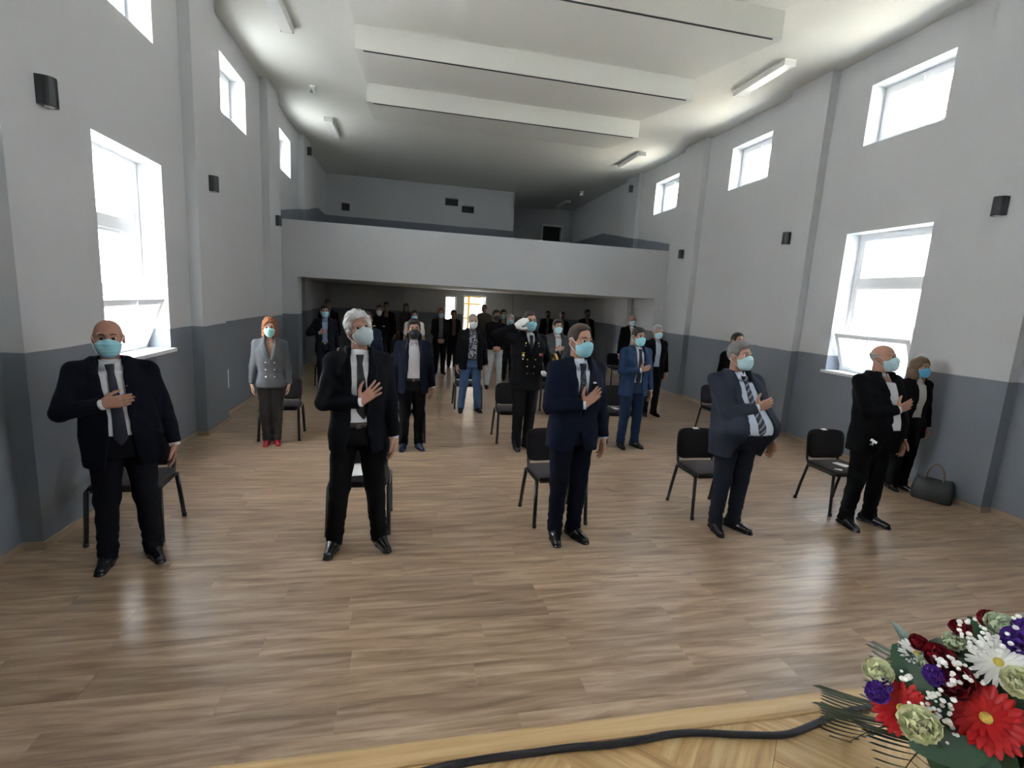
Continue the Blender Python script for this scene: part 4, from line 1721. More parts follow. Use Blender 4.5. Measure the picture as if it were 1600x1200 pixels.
    def glasses_mesh(self):
        mb = MB()
        for sg in (-1, 1):
            ring = [(sg * (.033 + .023 * math.cos(t)), -.108, .004 + .017 * math.sin(t)) for t in np.linspace(0, 2 * math.pi, 15)]
            mb.tube([tuple(p) for p in self.bend(self.to_world(np.array(ring)))], .0022, n=5)
            arm = [(sg * .056, -.106, .010), (sg * .078, -.07, .012), (sg * .086, .02, .008)]
            mb.tube([tuple(p) for p in self.bend(self.to_world(np.array(arm)))], .002, n=5)
        br = [(-.010, -.109, .010), (.010, -.109, .010)]
        mb.tube([tuple(p) for p in self.bend(self.to_world(np.array(br)))], .002, n=5)
        mb.build('glasses', plain('glasses_black', (.02, .02, .022), .3), self.root)

    def front_y(self, x, z, inf):
        """front surface of the torso loft at (x, z)"""
        a, b, cy = self.torso_ab(np.array([z]), inf)
        r = min(abs(x) / a[0], .98)
        return cy[0] - b[0] * (1 - r ** 2.5) ** (1 / 2.5)

    def stud(self, name, x, z, r, mat, inf=.036, parent=None, sub=None, depth=.006):
        s = self.s
        y = self.front_y(x * s, z * s, inf * s)
        p = self.bend(np.array([[x * s, y, z * s]]))[0]
        return MB().tube([(p[0], p[1] + .004, p[2]), (p[0], p[1] - depth, p[2])], [r, r * .7], n=10).build(name, mat, parent or self.root)

    def plate(self, name, x, z, w, h, mat, inf=.038, depth=.006, parent=None):
        s = self.s
        y = self.front_y(x * s, z * s, inf * s)
        p = self.bend(np.array([[x * s, y, z * s]]))[0]
        return MB().box(p[0] - w / 2, p[0] + w / 2, p[1] - depth, p[1] + .008, p[2] - h / 2, p[2] + h / 2, bev=.0015).build(name, mat, parent or self.root)

# ================================================================ chairs
M_FAB = plain('chair_fabric', (0.016, 0.012, 0.014), .95, bump=.5, bscale=500, spec=.2, sheen=.1)
M_SEATF = plain('chair_seat_fabric', (0.030, 0.020, 0.022), .95, bump=.5, bscale=500, spec=.2, sheen=.1)
M_STEEL = plain('black_steel', (0.012, 0.012, 0.013), .28, spec=.6)
M_PLAST = plain('black_plastic', (0.014, 0.014, 0.015), .35)
M_PAPER = plain('paper_white', (.82, .82, .82), .7)


def make_chair():
    c = empty('chair')
    soft_box('seat', .47, .43, .055, M_SEATF, c, r=.026, loc=(0, -.01, .455), puff=.018)
    MB().box(-.22, .22, -.21, .19, .418, .432, bev=.006).build('seat_pan', M_PLAST, c)
    # backrest: curved pad and its plastic shell
    for nm, y0, th, m, w, hh in (('backrest', .205, .038, M_FAB, .475, .325), ('back_shell', .236, .014, M_PLAST, .465, .315)):
        n, mm = 14, 10
        rows_f, rows_b = [], []
        for j in range(mm + 1):
            v = -1 + 2 * j / mm
            rf, rb = [], []
            for i in range(n + 1):
                u = -1 + 2 * i / n
                k = (abs(u) ** 5 + abs(v) ** 5) ** .2
                k = max(k, 1e-6)
                m_ = max(abs(u), abs(v))
                uu, vv = u * m_ / k, v * m_ / k
                x = uu * w / 2
                z = .655 + vv * hh / 2
                y = y0 - .035 * (1 - uu * uu) * -1 - .02 + .12 * (z - .5)
                e = (1 - m_ ** 6) * th / 2 + .003
                rf.append((x, y - e, z))
                rb.append((x, y + e, z))
            rows_f.append(rf)
            rows_b.append(rb[::-1])
        loops = [f + b for f, b in zip(rows_f, rows_b)]
        MB().grid(loops, close=True).add(rows_f[0] + rows_b[0], [tuple(range(2 * n + 2))]).add(rows_f[-1] + rows_b[-1], [tuple(range(2 * n + 1, -1, -1))]).build(nm, m, c)
    for sg in (-1, 1):
        MB().tube([(sg * .255, -.235, 0), (sg * .25, -.215, .20), (sg * .245, -.195, .425)], .016, n=10, flat=(.7, 1.15)).build('leg', M_STEEL, c)
        MB().tube([(sg * .255, .255, 0), (sg * .25, .215, .20), (sg * .245, .155, .44)], .016, n=10, flat=(.7, 1.15)).build('leg', M_STEEL, c)
        MB().tube([(sg * .245, -.20, .425), (sg * .245, -.17, .437), (sg * .245, .13, .437), (sg * .245, .16, .435)], .0135, n=8).build('side_rail', M_STEEL, c)
        MB().tube([(sg * .20, .12, .435), (sg * .205, .20, .445), (sg * .205, .225, .48), (sg * .205, .235, .55), (sg * .205, .245, .66)], .013, n=8, flat=(1.3, .7)).build('back_support', M_STEEL, c)
        for y in (-.237, .257):
            MB().tube([(sg * .255, y, 0), (sg * .255, y, .03)], .019, n=10).build('foot_cap', M_PLAST, c)
    for y in (-.15, .12):
        MB().tube([(-.245, y, .428), (.245, y, .428)], .011, n=8).build('cross_bar', M_STEEL, c)
    return c


CH = make_chair()
first = [True]


def chair(x, y, rz, label, tagged=False):
    global CH
    o = CH if first[0] else copy_tree(CH)
    first[0] = False
    o.location = (x, y, 0)
    o.rotation_euler = (0, 0, math.radians(rz))
    tag(o, label, 'chair', 'black stacking chairs set out in rows')
    if tagged:
        chairs_tagged.append(o)
    return o


chairs_tagged = []


def leg_at(px, py, which):
    p = at_z(px, py)
    dx, dy = {'fl': (.255, .235), 'fr': (-.255, .235), 'rl': (.255, -.255)}[which]
    return p[0] + dx, p[1] + dy


chair(-2.155, 4.39, 4, 'black chair behind the bald man by the left wall')
chair(-.385, 4.39, 0, 'black chair behind the silver-haired man in the front row')
chair(1.415, 4.42, 3, 'black chair behind the man in the middle of the front row')
chair(*leg_at(1081, 812, 'fl'), 0, 'black chair with white tag behind the stout man in the grey suit', True)
chair(*leg_at(1296, 806, 'fl'), 0, 'black chair with white tag and papers, nearest the right wall', True)
chair(-1.70, 7.26, 3, 'black chair behind the red-haired woman')
chair(*leg_at(663, 692, 'fr'), 0, 'black chair behind the man with the black mask and white shirt')
chair(*leg_at(776, 693, 'fl'), 0, 'black chair behind the saluting officer')
chair(*leg_at(947, 693, 'fl'), 0, 'black chair behind the man in the bright blue suit')
chair(*leg_at(1085, 672, 'rl'), 0, 'black chair half hidden behind the stout man, back row at right')
chair(*leg_at(710, 639, 'fl'), 0, 'black chair behind the man in jeans and patterned shirt')
chair(*leg_at(843, 642, 'fl'), 0, 'black chair half hidden between the officer and the man in front')
chair(*leg_at(492, 603, 'fl'), 0, 'black chair far left at the edge of the shade under the gallery')
chair(*leg_at(954, 603, 'fl'), 0, 'black chair at the back left of the man in the bright blue suit')
for o in chairs_tagged:
    t = MB().box(-.032, .032, -.026, .018, 0, .003).build('number_tag', M_PAPER, o, (-.03, .245, .818), (math.radians(8), 0, .05))
    t['label'] = 'small white paper tag stuck on top of the backrest'


def paper(x, y, z, rz, label, w=.105, h=.148):
    mb = MB()
    rows_ = [[(w * (i / 6 - .5), h * (j / 6 - .5), .0015 + .004 * math.sin(2.2 * i / 6 + 1.1 * j / 6) ** 2) for i in range(7)] for j in range(7)]
    mb.grid(rows_)
    mb.grid([[(x_, y_, z_ - .001) for x_, y_, z_ in r[::-1]] for r in rows_])
    o = mb.build('paper_sheet', M_PAPER, None, (x, y, z), (0, 0, rz))
    return tag(o, label, 'paper', 'papers left on the chairs')


xx, yy_ = leg_at(1296, 806, 'fl')
paper(xx - .03, yy_ - .06, .5025, .3, 'white sheet lying on the chair seat nearest the right wall')
paper(xx - .165, yy_ - .16, .485, .9, 'white folded slip at the front edge of the right-hand chair seat', .05, .07)
xx, yy_ = leg_at(947, 693, 'fl')
paper(xx - .06, yy_ - .04, .5025, .2, 'white sheet on the seat behind the man in the bright blue suit')
xx, yy_ = -.385, 4.39
paper(xx - .03, yy_ - .0, .4995, .1, 'white sheet on the seat behind the silver-haired man', .21, .297)

# ================================================================ people
NAVY, BLACK, CHAR = (.008, .010, .019), (.010, .010, .012), (.022, .024, .028)
WHITE = (.72, .72, .76)
BLUEM, WHITEM, BLACKM = (.30, .62, .72), (.70, .74, .76), (.014, .015, .02)
TIE_NAVY = plain('tie_navy', (.010, .012, .026), .6, bump=.2)
TIE_BLACK = plain('tie_black', (.012, .012, .014), .6, bump=.2)
TIE_DOT = stripe_mat('tie_dotted', (.010, .013, .030), (.45, .48, .55), 95, (0, 0, 0), .22, dots=True)
TIE_STR = stripe_mat('tie_striped', (.035, .040, .065), (.26, .28, .32), 24, (0, math.radians(40), 0), .35)
JEANS = plain('denim', (.035, .075, .165), .85, bump=.4, bscale=300, var=.35, vscale=9)
LIGHTJ = plain('light_denim', (.40, .43, .46), .85, bump=.4, bscale=300, var=.15, vscale=9)
LEATHER = plain('black_leather', (.022, .021, .022), .30, bump=.5, bscale=28)
PATT = stripe_mat('patterned_shirt', (.04, .04, .065), (.62, .63, .66), 42, (0, 0, 0), .42, dots=True)
GREYJ = cloth('grey_flannel', (.105, .11, .12))
UNIF = cloth('uniform', (.013, .013, .016))


def foot(px, py, dy=0.0):
    p = at_z(px, py)
    return (p[0], p[1] + dy)


def far(px, py, y):
    """(floor point, height) of a person in the row at depth y whose head top is at the pixel"""
    p = at_y(px, py, y)
    return (p[0], p[1]), p[2]


# ---- front row
p = Person('bald man in a navy suit, hand flat on his chest, by the left wall', foot(200, 880, .05), 1.77, face=24, w=1.12, belly=.05,
           skin=(0.391, 0.203, 0.141), stance=.135, toe=14, lean=(-.08, 0), arms=('heart', 'down'), jacket=(NAVY, .77), shirt=WHITE, tie=(TIE_NAVY, .94), trousers=(.010, .011, .016),
           hair=('bald', (.07, .05, .04)), mask=BLUEM, heart=((-.075, -.185, 1.245), (.98, -.02, .17), .12, 0.0))
p.stud('lapel_pin', .075, 1.36, .006, GOLD, .045)
p = Person('silver-haired man in a black suit leaning back with fingers spread on his chest', foot(557, 858, .05), 1.90, face=8, w=1.0, skin=(0.425, 0.226, 0.163),
           stance=.165, toe=16, arms=('heart', 'down'), jacket=((.009, .010, .014), .79), shirt=WHITE, tie=(TIE_BLACK, 1.04, .035), trousers=(.007, .007, .008), jack_style='open',
           hair=('full', (.52, .52, .52)), mask=(.50, .58, .60), maskkind='ffp2', head=(10, -14, -14), lean=(.02, .09),
           heart=((.005, -.180, 1.18), (.72, -.04, .62), .10, 1.0), belt=True)
p = Person('man in a navy suit with a dotted tie in the middle of the front row', foot(884, 843, .05), 1.89, face=6, w=1.03, skin=(0.408, 0.218, 0.148), stance=.085, toe=14,
           arms=('heart', 'down'), jacket=((.008, .012, .030), .80), shirt=(.66, .70, .78), tie=(TIE_DOT, 1.04), trousers=(.006, .009, .020), jack_style='buttoned',
           shoes=(.006, .006, .007), hair=('recede', (.055, .035, .025)), mask=BLUEM, head=(14, 0, 0), heart=((-.01, -.185, 1.19), (.72, -.05, .62), .16, .35))
p.plate('lapel_badge', .085, 1.36, .028, .012, plain('enamel_white', (.8, .8, .82), .3), .047)
p = Person('stout grey-haired man in an open grey suit with a striped tie', foot(1137, 830, .05), 1.80, face=4, w=1.22, belly=.17, skin=(0.399, 0.203, 0.141), stance=.105, toe=18,
           arms=('heart', 'down'), jacket=((.030, .036, .054), .76), shirt=(.56, .62, .72), tie=(TIE_STR, 1.0), trousers=(.022, .026, .040), jack_style='open',
           opening=([.74, .95, 1.15, 1.35, 1.47, 1.55], [-.13, -.115, -.10, -.075, -.062, -.07], [.15, .125, .10, .075, .062, .07]),
           hair=('short', (.16, .15, .145)), mask=(.50, .72, .78), head=(10, -6, 0), lean=(-.14, .08), heart=((-.02, -.165, 1.25), (.90, -.05, .30), .15, .2))
p = Person('bald man in a black suit and open white collar, hand on chest, at right', foot(1347, 822, .05), 1.84, face=4, w=1.18, belly=.07, skin=(0.408, 0.218, 0.148), stance=.15, toe=16,
           arms=('heart', 'down'), jacket=((.008, .008, .010), .77), shirt=WHITE, trousers=(.007, .007, .008), hair=('bald', (.35, .33, .31)), mask=(.48, .72, .78),
           head=(10, -8, 0), lean=(-.08, .05), heart=((-.03, -.180, 1.22), (.88, -.05, .34), .15, .5))
# white mask straps hanging out of the pocket
pm = MB()
pm.box(-.03, .03, -.004, .004, -.012, .012)
pm.tube([(0, -.004, -.01), (.012, -.008, -.035), (-.01, -.008, -.045), (.0, -.004, -.015)], .003, n=5)
pm.build('spare_mask', M_PAPER, p.root, (-.205, -.165, .93), (0, .5, -.5))

# ---- behind, right wall
Person('woman in a black jacket with a bright blue mask standing against the right wall', foot(1412, 768, .1), 1.66, face=-8, q=1.4, sex='f', skin=(0.374, 0.203, 0.141), stance=.08,
       arms=('down', 'down'), jacket=((.007, .007, .009), .74), shirt=(.55, .52, .50), trousers=(.006, .006, .007), hair=('long', (.16, .10, .06)), mask=(.10, .38, .66), head=(6, 0, 0))

# ---- second row
q2 = 1.35
p = Person('red-haired woman in a grey double-breasted jacket, leather trousers and red shoes', foot(424, 695, .04), 1.66, face=12, q=q2, sex='f', w=1.0, skin=(0.442, 0.257, 0.192), stance=.062,
           toe=8, arms=('down', 'down'), jacket=((.105, .11, .12), .84, GREYJ), jack_style='double', trousers=LEATHER, shoes=(.30, .012, .022), hair=('bob', (.24, .085, .032)),
           mask=(.36, .68, .72))
for z in (1.20, 1.10, 1.0):
    for x in (-.055, .055):
        p.stud('button', x, z, .012, SILVER, .036)
Person('bearded man in a navy jacket and white shirt with a black mask', foot(642, 702, .04), 1.74, face=6, q=q2, skin=(0.357, 0.195, 0.133), stance=.105, arms=('down', 'down'), w=1.04,
       jacket=((.014, .019, .036), .80), shirt=WHITE, trousers=(.009, .009, .011), shoes=(.016, .026, .05), hair=('short', (.014, .010, .009)), mask=BLACKM, belt=True,
       opening=([.74, .95, 1.15, 1.35, 1.47, 1.55], [-.12, -.085, -.075, -.07, -.066, -.07], [.12, .085, .075, .07, .066, .07]))
of = Person('military officer in dark dress uniform and white gloves saluting', foot(816, 701, .04), 1.93, face=8, q=1.25, w=1.06, skin=(0.408, 0.218, 0.155), stance=.075, arms=('salute', 'cap'),
            jacket=((.013, .013, .016), .80, UNIF), jack_style='double', shirt=WHITE, tie=(TIE_BLACK, 1.2), trousers=(.013, .013, .016), hair=('crop', (.03, .024, .02)), mask=BLUEM, glove=True,
            opening=([.7, 1.24, 1.30, 1.47, 1.55], [.02, .02, .0, -.055, -.065], [-.02, -.02, -.0, .055, .065]))
for z, dx in ((1.20, .055), (1.11, .05), (1.02, .045)):
    for sg in (-1, 1):
        of.stud('button', sg * dx, z, .012, GOLD, .036)
b = of.plate('badge', -.115, 1.25, .036, .05, SILVER, .040)
of.plate('badge_clasp', -.115, 1.285, .05, .010, GOLD, .042)
of.stud('badge_star', -.115, 1.25, .024, GOLD, .042)
of.stud('badge_drop', -.115, 1.205, .013, SILVER, .042)
rb = of.plate('ribbon_bar', .125, 1.265, .055, .034, plain('ribbon_red', (.45, .03, .05), .6), .040)
for dx in (-.014, .010):
    of.plate('ribbon', .125 + dx, 1.265, .010, .034, plain('ribbon_white', (.7, .7, .75), .6), .042)
for sg in (-1, 1):
    of.stud('collar_emblem', sg * .085, 1.405, .013, GOLD, .044)
    of.stud('collar_emblem', sg * .09, 1.372, .009, SILVER, .046)
Person('man in a bright blue suit with a navy tie, hand on chest', foot(982, 699, .04), 1.77, face=5, q=q2, w=1.06, skin=(0.391, 0.211, 0.148), stance=.12, arms=('heart', 'down'),
       jacket=((.022, .045, .105), .80), shirt=(.68, .70, .76), tie=(TIE_NAVY, .99), trousers=(.018, .034, .078), hair=('short', (.025, .02, .018)), mask=(.30, .66, .74), head=(4, 0, 0),
       heart=((-.02, -.180, 1.20), (.93, -.03, .28), .15, .2))
Person('dark-haired man in black half hidden behind the stout man', *far(1153, 521, 6.9), face=2, q=1.8, skin=(0.391, 0.218, 0.155), jacket=((.009, .009, .011), .78), shirt=(.5, .5, .54),
       hair=('recede', (.03, .022, .018)), mask=(.42, .62, .68))

# ---- third row and the shade below the gallery
q3 = 1.75
Person('man in a dark suit and blue shirt, fist on chest, far left', foot(508, 606, .04), 1.74, face=8, q=q3, skin=(0.374, 0.211, 0.148), arms=('fist', 'down'),
       jacket=((.016, .018, .024), .78), shirt=(.26, .34, .52), trousers=(.014, .018, .034), hair=('thick', (.02, .015, .012)), mask=BLUEM, belt=True, stance=.1,
       heart=((-.11, -.185, 1.22), (.9, -.1, .30), .3, 0))
Person('balding man in a navy suit with a dark mask behind the silver-haired man', *far(574, 488, 8.9), face=6, q=q3, skin=(0.391, 0.218, 0.155), jacket=((.016, .022, .045), .78), shirt=WHITE,
       tie=(TIE_NAVY, 1.0), hair=('recede', (.03, .022, .018)), mask=(.02, .025, .05))
Person('dark-haired woman with glasses in a white blouse under a black pinafore', *far(648, 485, 12.2), face=2, q=q3, sex='f', w=1.1, skin=(0.391, 0.226, 0.170), top=((.62, .61, .60), .90, .36),
       jacket=None, shirt=None, trousers=(.008, .008, .01), hair=('long', (.02, .012, .012)), mask=(.26, .58, .70), glasses=True, vest=(.008, .008, .01))
Person('grey-haired man in jeans, black blazer and patterned shirt', foot(733, 644, .04), 1.78, face=4, q=1.6, w=1.04, skin=(0.425, 0.250, 0.185), stance=.155, arms=('down', 'down'),
       jacket=((.009, .009, .012), .80), shirt=PATT, trousers=JEANS, shoes=(.012, .012, .012), hair=('crop', (.30, .28, .26)), mask=(.62, .68, .70), belt=True,
       opening=([.74, .95, 1.15, 1.35, 1.47, 1.55], [-.11, -.085, -.075, -.07, -.066, -.07], [.11, .085, .075, .07, .066, .07]))
Person('young man in a black pullover and light jeans, hands clasped, black mask', foot(770, 607, .04), 1.83, face=6, q=q3, skin=(0.374, 0.203, 0.141), stance=.15, arms=('clasp', 'clasp'),
       top=((.009, .009, .010), .90, 1.0), trousers=LIGHTJ, hair=('short', (.014, .011, .01)), mask=BLACKM)
Person('man in a grey suit, hand on chest, between officer and front row man', foot(862, 646, .04), 1.76, face=6, q=q3, w=1.08, skin=(0.408, 0.234, 0.170), arms=('heart', 'down'),
       jacket=((.060, .060, .064), .79), shirt=(.55, .58, .62), trousers=(.03, .03, .034), hair=('short', (.018, .014, .012)), mask=(.40, .66, .74))
Person('bald bearded man with glasses behind the man in the bright blue suit', *far(988, 492, 11.4), face=0, q=q3, skin=(0.383, 0.218, 0.155), jacket=((.010, .010, .012), .78), shirt=WHITE,
       hair=('bald', (.10, .08, .07)), mask=(.46, .66, .74), glasses=True)
Person('grey-haired man in a black jacket by the right pier of the gallery', foot(1015, 650, .04), 1.75, face=-2, q=q3, skin=(0.408, 0.234, 0.178), jacket=((.010, .010, .012), .76), shirt=(.34, .38, .45),
       trousers=(.009, .009, .011), hair=('thick', (.36, .36, .36)), mask=(.46, .68, .76))
q4 = 2.5
Person('man in a dark open jacket and grey shirt left of the bright door, hands clasped', foot(686, 584, .04), 1.75, face=4, q=2.0, skin=(0.357, 0.203, 0.148), arms=('clasp', 'clasp'),
       jacket=((.012, .012, .014), .78), shirt=(.10, .10, .11), trousers=(.012, .013, .018), hair=('short', (.16, .07, .035)), mask=(.30, .50, .58))
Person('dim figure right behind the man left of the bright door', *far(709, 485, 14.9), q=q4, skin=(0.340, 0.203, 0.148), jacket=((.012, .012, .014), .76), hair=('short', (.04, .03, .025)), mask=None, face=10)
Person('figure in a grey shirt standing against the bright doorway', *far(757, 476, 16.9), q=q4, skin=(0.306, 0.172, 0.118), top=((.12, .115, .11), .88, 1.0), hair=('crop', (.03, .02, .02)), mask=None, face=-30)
Person('grey-haired person with a blue mask behind the elbow of the saluting officer', *far(798, 492, 12.6), q=q4, sex='f', skin=(0.357, 0.218, 0.170), top=((.02, .02, .022), .85, 1.0),
       hair=('bob', (.40, .39, .37)), mask=(.30, .56, .66))
Person('man in the dark just behind the young man in light jeans', *far(787, 484, 14.0), q=q4, skin=(0.340, 0.203, 0.148), jacket=((.012, .012, .014), .78), hair=('short', (.02, .016, .014)), mask=(.36, .44, .48))
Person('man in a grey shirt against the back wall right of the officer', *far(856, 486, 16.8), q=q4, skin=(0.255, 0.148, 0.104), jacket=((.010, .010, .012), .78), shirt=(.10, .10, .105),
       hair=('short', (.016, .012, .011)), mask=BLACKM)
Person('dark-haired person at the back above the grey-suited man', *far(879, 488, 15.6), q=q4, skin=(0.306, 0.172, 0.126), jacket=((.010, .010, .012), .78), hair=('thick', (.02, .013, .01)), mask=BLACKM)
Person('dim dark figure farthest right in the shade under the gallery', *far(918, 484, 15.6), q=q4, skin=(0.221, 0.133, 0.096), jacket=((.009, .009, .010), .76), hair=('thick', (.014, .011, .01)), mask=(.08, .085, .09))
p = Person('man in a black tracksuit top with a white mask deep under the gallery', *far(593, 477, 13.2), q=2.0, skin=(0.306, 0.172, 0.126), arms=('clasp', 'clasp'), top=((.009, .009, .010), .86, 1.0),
           trousers=(.010, .010, .012), hair=('short', (.014, .011, .01)), mask=(.62, .64, .66))
p.plate('chest_logo', -.12, 1.27, .075, .022, M_PAPER, .026)
p.plate('chest_logo', .12, 1.27, .055, .016, M_PAPER, .026)
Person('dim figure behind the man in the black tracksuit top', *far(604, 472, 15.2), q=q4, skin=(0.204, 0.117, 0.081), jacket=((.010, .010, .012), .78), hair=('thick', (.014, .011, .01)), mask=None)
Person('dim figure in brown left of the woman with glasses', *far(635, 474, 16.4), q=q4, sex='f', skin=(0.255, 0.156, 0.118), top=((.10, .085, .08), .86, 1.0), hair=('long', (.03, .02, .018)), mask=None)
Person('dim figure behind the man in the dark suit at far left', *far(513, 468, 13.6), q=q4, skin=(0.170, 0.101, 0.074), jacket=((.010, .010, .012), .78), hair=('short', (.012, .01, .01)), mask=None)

# officer's cap held against the left forearm
A = of.arm[1]
base = np.array([of.root.location[0], of.root.location[1], 0])
ca, sa = math.cos(math.radians(8)), math.sin(math.radians(8))
lp = (A['wr'] + A['el']) / 2 + np.array([.05, -.11, .115])
wp = base + np.array([ca * lp[0] - sa * lp[1], sa * lp[0] + ca * lp[1], lp[2]])
cp = empty('peaked_cap', wp, math.radians(8), label='dark peaked uniform cap with gold band under the left arm of the officer', cat='cap')
cp.rotation_euler = (math.radians(10), math.radians(76), math.radians(8))


def lathe(rings, sx=1.0, sy=1.0, n=24):
    return [[(r * sx * math.cos(2 * math.pi * i / n), r * sy * math.sin(2 * math.pi * i / n), z) for i in range(n)] for r, z in rings]


MB().grid(lathe([(.001, .062), (.07, .066), (.118, .058), (.128, .045), (.120, .034), (.094, .018)], 1, 1.06), close=True).build('crown', cloth('cap_dark', (.014, .014, .017)), cp)
MB().grid(lathe([(.094, .018), (.093, -.028), (.088, -.028), (.088, .018)], 1, 1.06), close=True).build('band', GOLD, cp)
vis = []
for j in range(4):
    r_ = .094 + .016 * j
    vis.append([(r_ * math.cos(a), -r_ * 1.06 * math.sin(a) - .006 * j, -.026 - .011 * j * math.sin(a)) for a in np.linspace(.35, math.pi - .35, 13)])
MB().grid(vis).grid([[(x, y, z - .004) for x, y, z in r[::-1]] for r in vis]).build('peak', plain('patent_black', (.008, .008, .009), .12), cp)
MB().ball((0, -.101, .012), (.016, .008, .02)).build('cap_badge', SILVER, cp)

# ================================================================ handbag by the right wall
bx, by_ = 6.13, 4.50
hb = empty('handbag', (bx, by_, 0), math.radians(-62), label='black leather handbag with pale handles on the floor by the right wall', cat='handbag')
rows_ = []
for z, a, b in ((0, .185, .085), (.02, .195, .095), (.12, .20, .095), (.22, .185, .07), (.265, .17, .03)):
    rows_.append([(a * math.copysign(abs(math.cos(t)) ** .5, math.cos(t)), b * math.copysign(abs(math.sin(t)) ** .5, math.sin(t)), z + .012 * math.sin(3 * t) * (z > .2)) for t in np.linspace(0, 2 * math.pi, 28, endpoint=False)])
M_BAG = plain('bag_leather', (.014, .015, .017), .5, bump=.3, bscale=120)
MB().grid(rows_, close=True).add(rows_[0], [tuple(range(27, -1, -1))]).add(rows_[-1], [tuple(range(28))]).build('bag_body', M_BAG, hb)
M_HAN = plain('bag_handle', (.17, .12, .10), .5)
for sy in (-1, 1):
    MB().tube([(.085 * math.cos(t), sy * .04 * (1 - .6 * math.sin(t)), .24 + .20 * math.sin(t)) for t in np.linspace(0, math.pi, 15)], .0085, n=8).build('handle', M_HAN, hb)
MB().tube([(-.16, 0, .262), (.16, 0, .262)], .006, n=6).build('zip', SILVER, hb)

# ================================================================ cable on the stage
cpx = [(560, 1230), (690, 1199), (760, 1182), (830, 1170), (890, 1168), (950, 1164), (1010, 1155), (1040, 1146), (1090, 1145), (1160, 1148), (1225, 1148), (1265, 1135), (1320, 1112), (1370, 1104), (1392, 1097)]
pts = [at_z(x, y, STZ + .0085) for x, y in cpx]
pts = [np.array([p_[0], min(p_[1], STY - .068), p_[2]]) for p_ in pts]
sm_ = []
for i in range(len(pts) - 1):                      # Catmull-Rom
    p0, p1, p2, p3 = pts[max(i - 1, 0)], pts[i], pts[i + 1], pts[min(i + 2, len(pts) - 1)]
    for t in np.linspace(0, 1, 6, endpoint=False):
        sm_.append(.5 * (2 * p1 + (p2 - p0) * t + (2 * p0 - 5 * p1 + 4 * p2 - p3) * t * t + (3 * p1 - p0 - 3 * p2 + p3) * t ** 3))
tag(MB().tube(sm_ + [pts[-1]], .0075, n=10).build('cable', plain('cable_rubber', (.010, .010, .016), .45)), 'black rubber cable lying along the edge of the wooden stage', 'cable')

# ================================================================ flower arrangement
def vpos(px, py, depth):
    """point at a given depth in front of the camera along a pixel's ray"""
    return CAM + ray(px, py) * depth


FD = .74
FC = np.array([.90, .60, STZ])
fa = empty('flower_arrangement', FC, 0, label='low flower arrangement of red gerberas, cream roses and palm leaves on the stage edge', cat='flowers')
RED = plain('petal_red', (.40, .004, .007), .5, var=.2, vscale=30)
DRED = plain('petal_dark_red', (.20, .004, .014), .55, var=.25, vscale=30)
CREAM = plain('petal_cream', (.72, .73, .46), .55, var=.12, vscale=30)
MINT = plain('petal_pale_green', (.55, .64, .44), .55, var=.12, vscale=30)
WHITEP = plain('petal_white', (.78, .78, .76), .5)
PURP = plain('petal_purple', (.11, .035, .33), .55, var=.25, vscale=40)
YELC = plain('disc_yellow', (.66, .52, .10), .8, bump=.8, bscale=300)
LEAFM = plain('leaf_green', (.020, .060, .026), .45, var=.3, vscale=14)
PALMM = plain('palm_green', (.036, .046, .014), .5, var=.3, vscale=14)
STEMM = plain('stem_green', (.05, .11, .03), .6)


def petal_mesh(name, L, W, mat, cup=.12, tip=.35, n=7, m=9, ruffle=0.0, taper=.45):
    """petal along +X with its base at the origin, curling up"""
    rows_ = []
    for j in range(m):
        t = j / (m - 1)
        w = W / 2 * (taper + (1 - taper) * math.sin(min(t / .6, 1) * math.pi / 2)) * (1 if t < .75 else math.sqrt(max(1 - ((t - .75) / .25) ** 2 * (1 - tip * .5), .02)))
        row = []
        for i in range(n):
            u = -1 + 2 * i / (n - 1)
            row.append((L * t * (1 - .04 * u * u), w * u, cup * L * t * t + .10 * W * u * u + ruffle * math.sin(5 * u + 7 * t) * t))
        rows_.append(row)
    return MB().grid(rows_).mesh(name, mat)


PM = {'gerb': petal_mesh('petal', .056, .0155, RED, .05), 'gerbw': petal_mesh('petal', .058, .0105, WHITEP, .10, tip=.8),
      'rose_r': petal_mesh('petal', .040, .040, DRED, .55, taper=.6, ruffle=.002), 'rose_c': petal_mesh('petal', .040, .042, CREAM, .45, taper=.6, ruffle=.004),
      'rose_m': petal_mesh('petal', .036, .036, MINT, .45, taper=.6, ruffle=.004), 'lis': petal_mesh('petal', .034, .034, PURP, .35, taper=.5, ruffle=.004)}
core = {}


def orient(dirv):
    return Vector(dirv).to_track_quat('Z', 'Y')


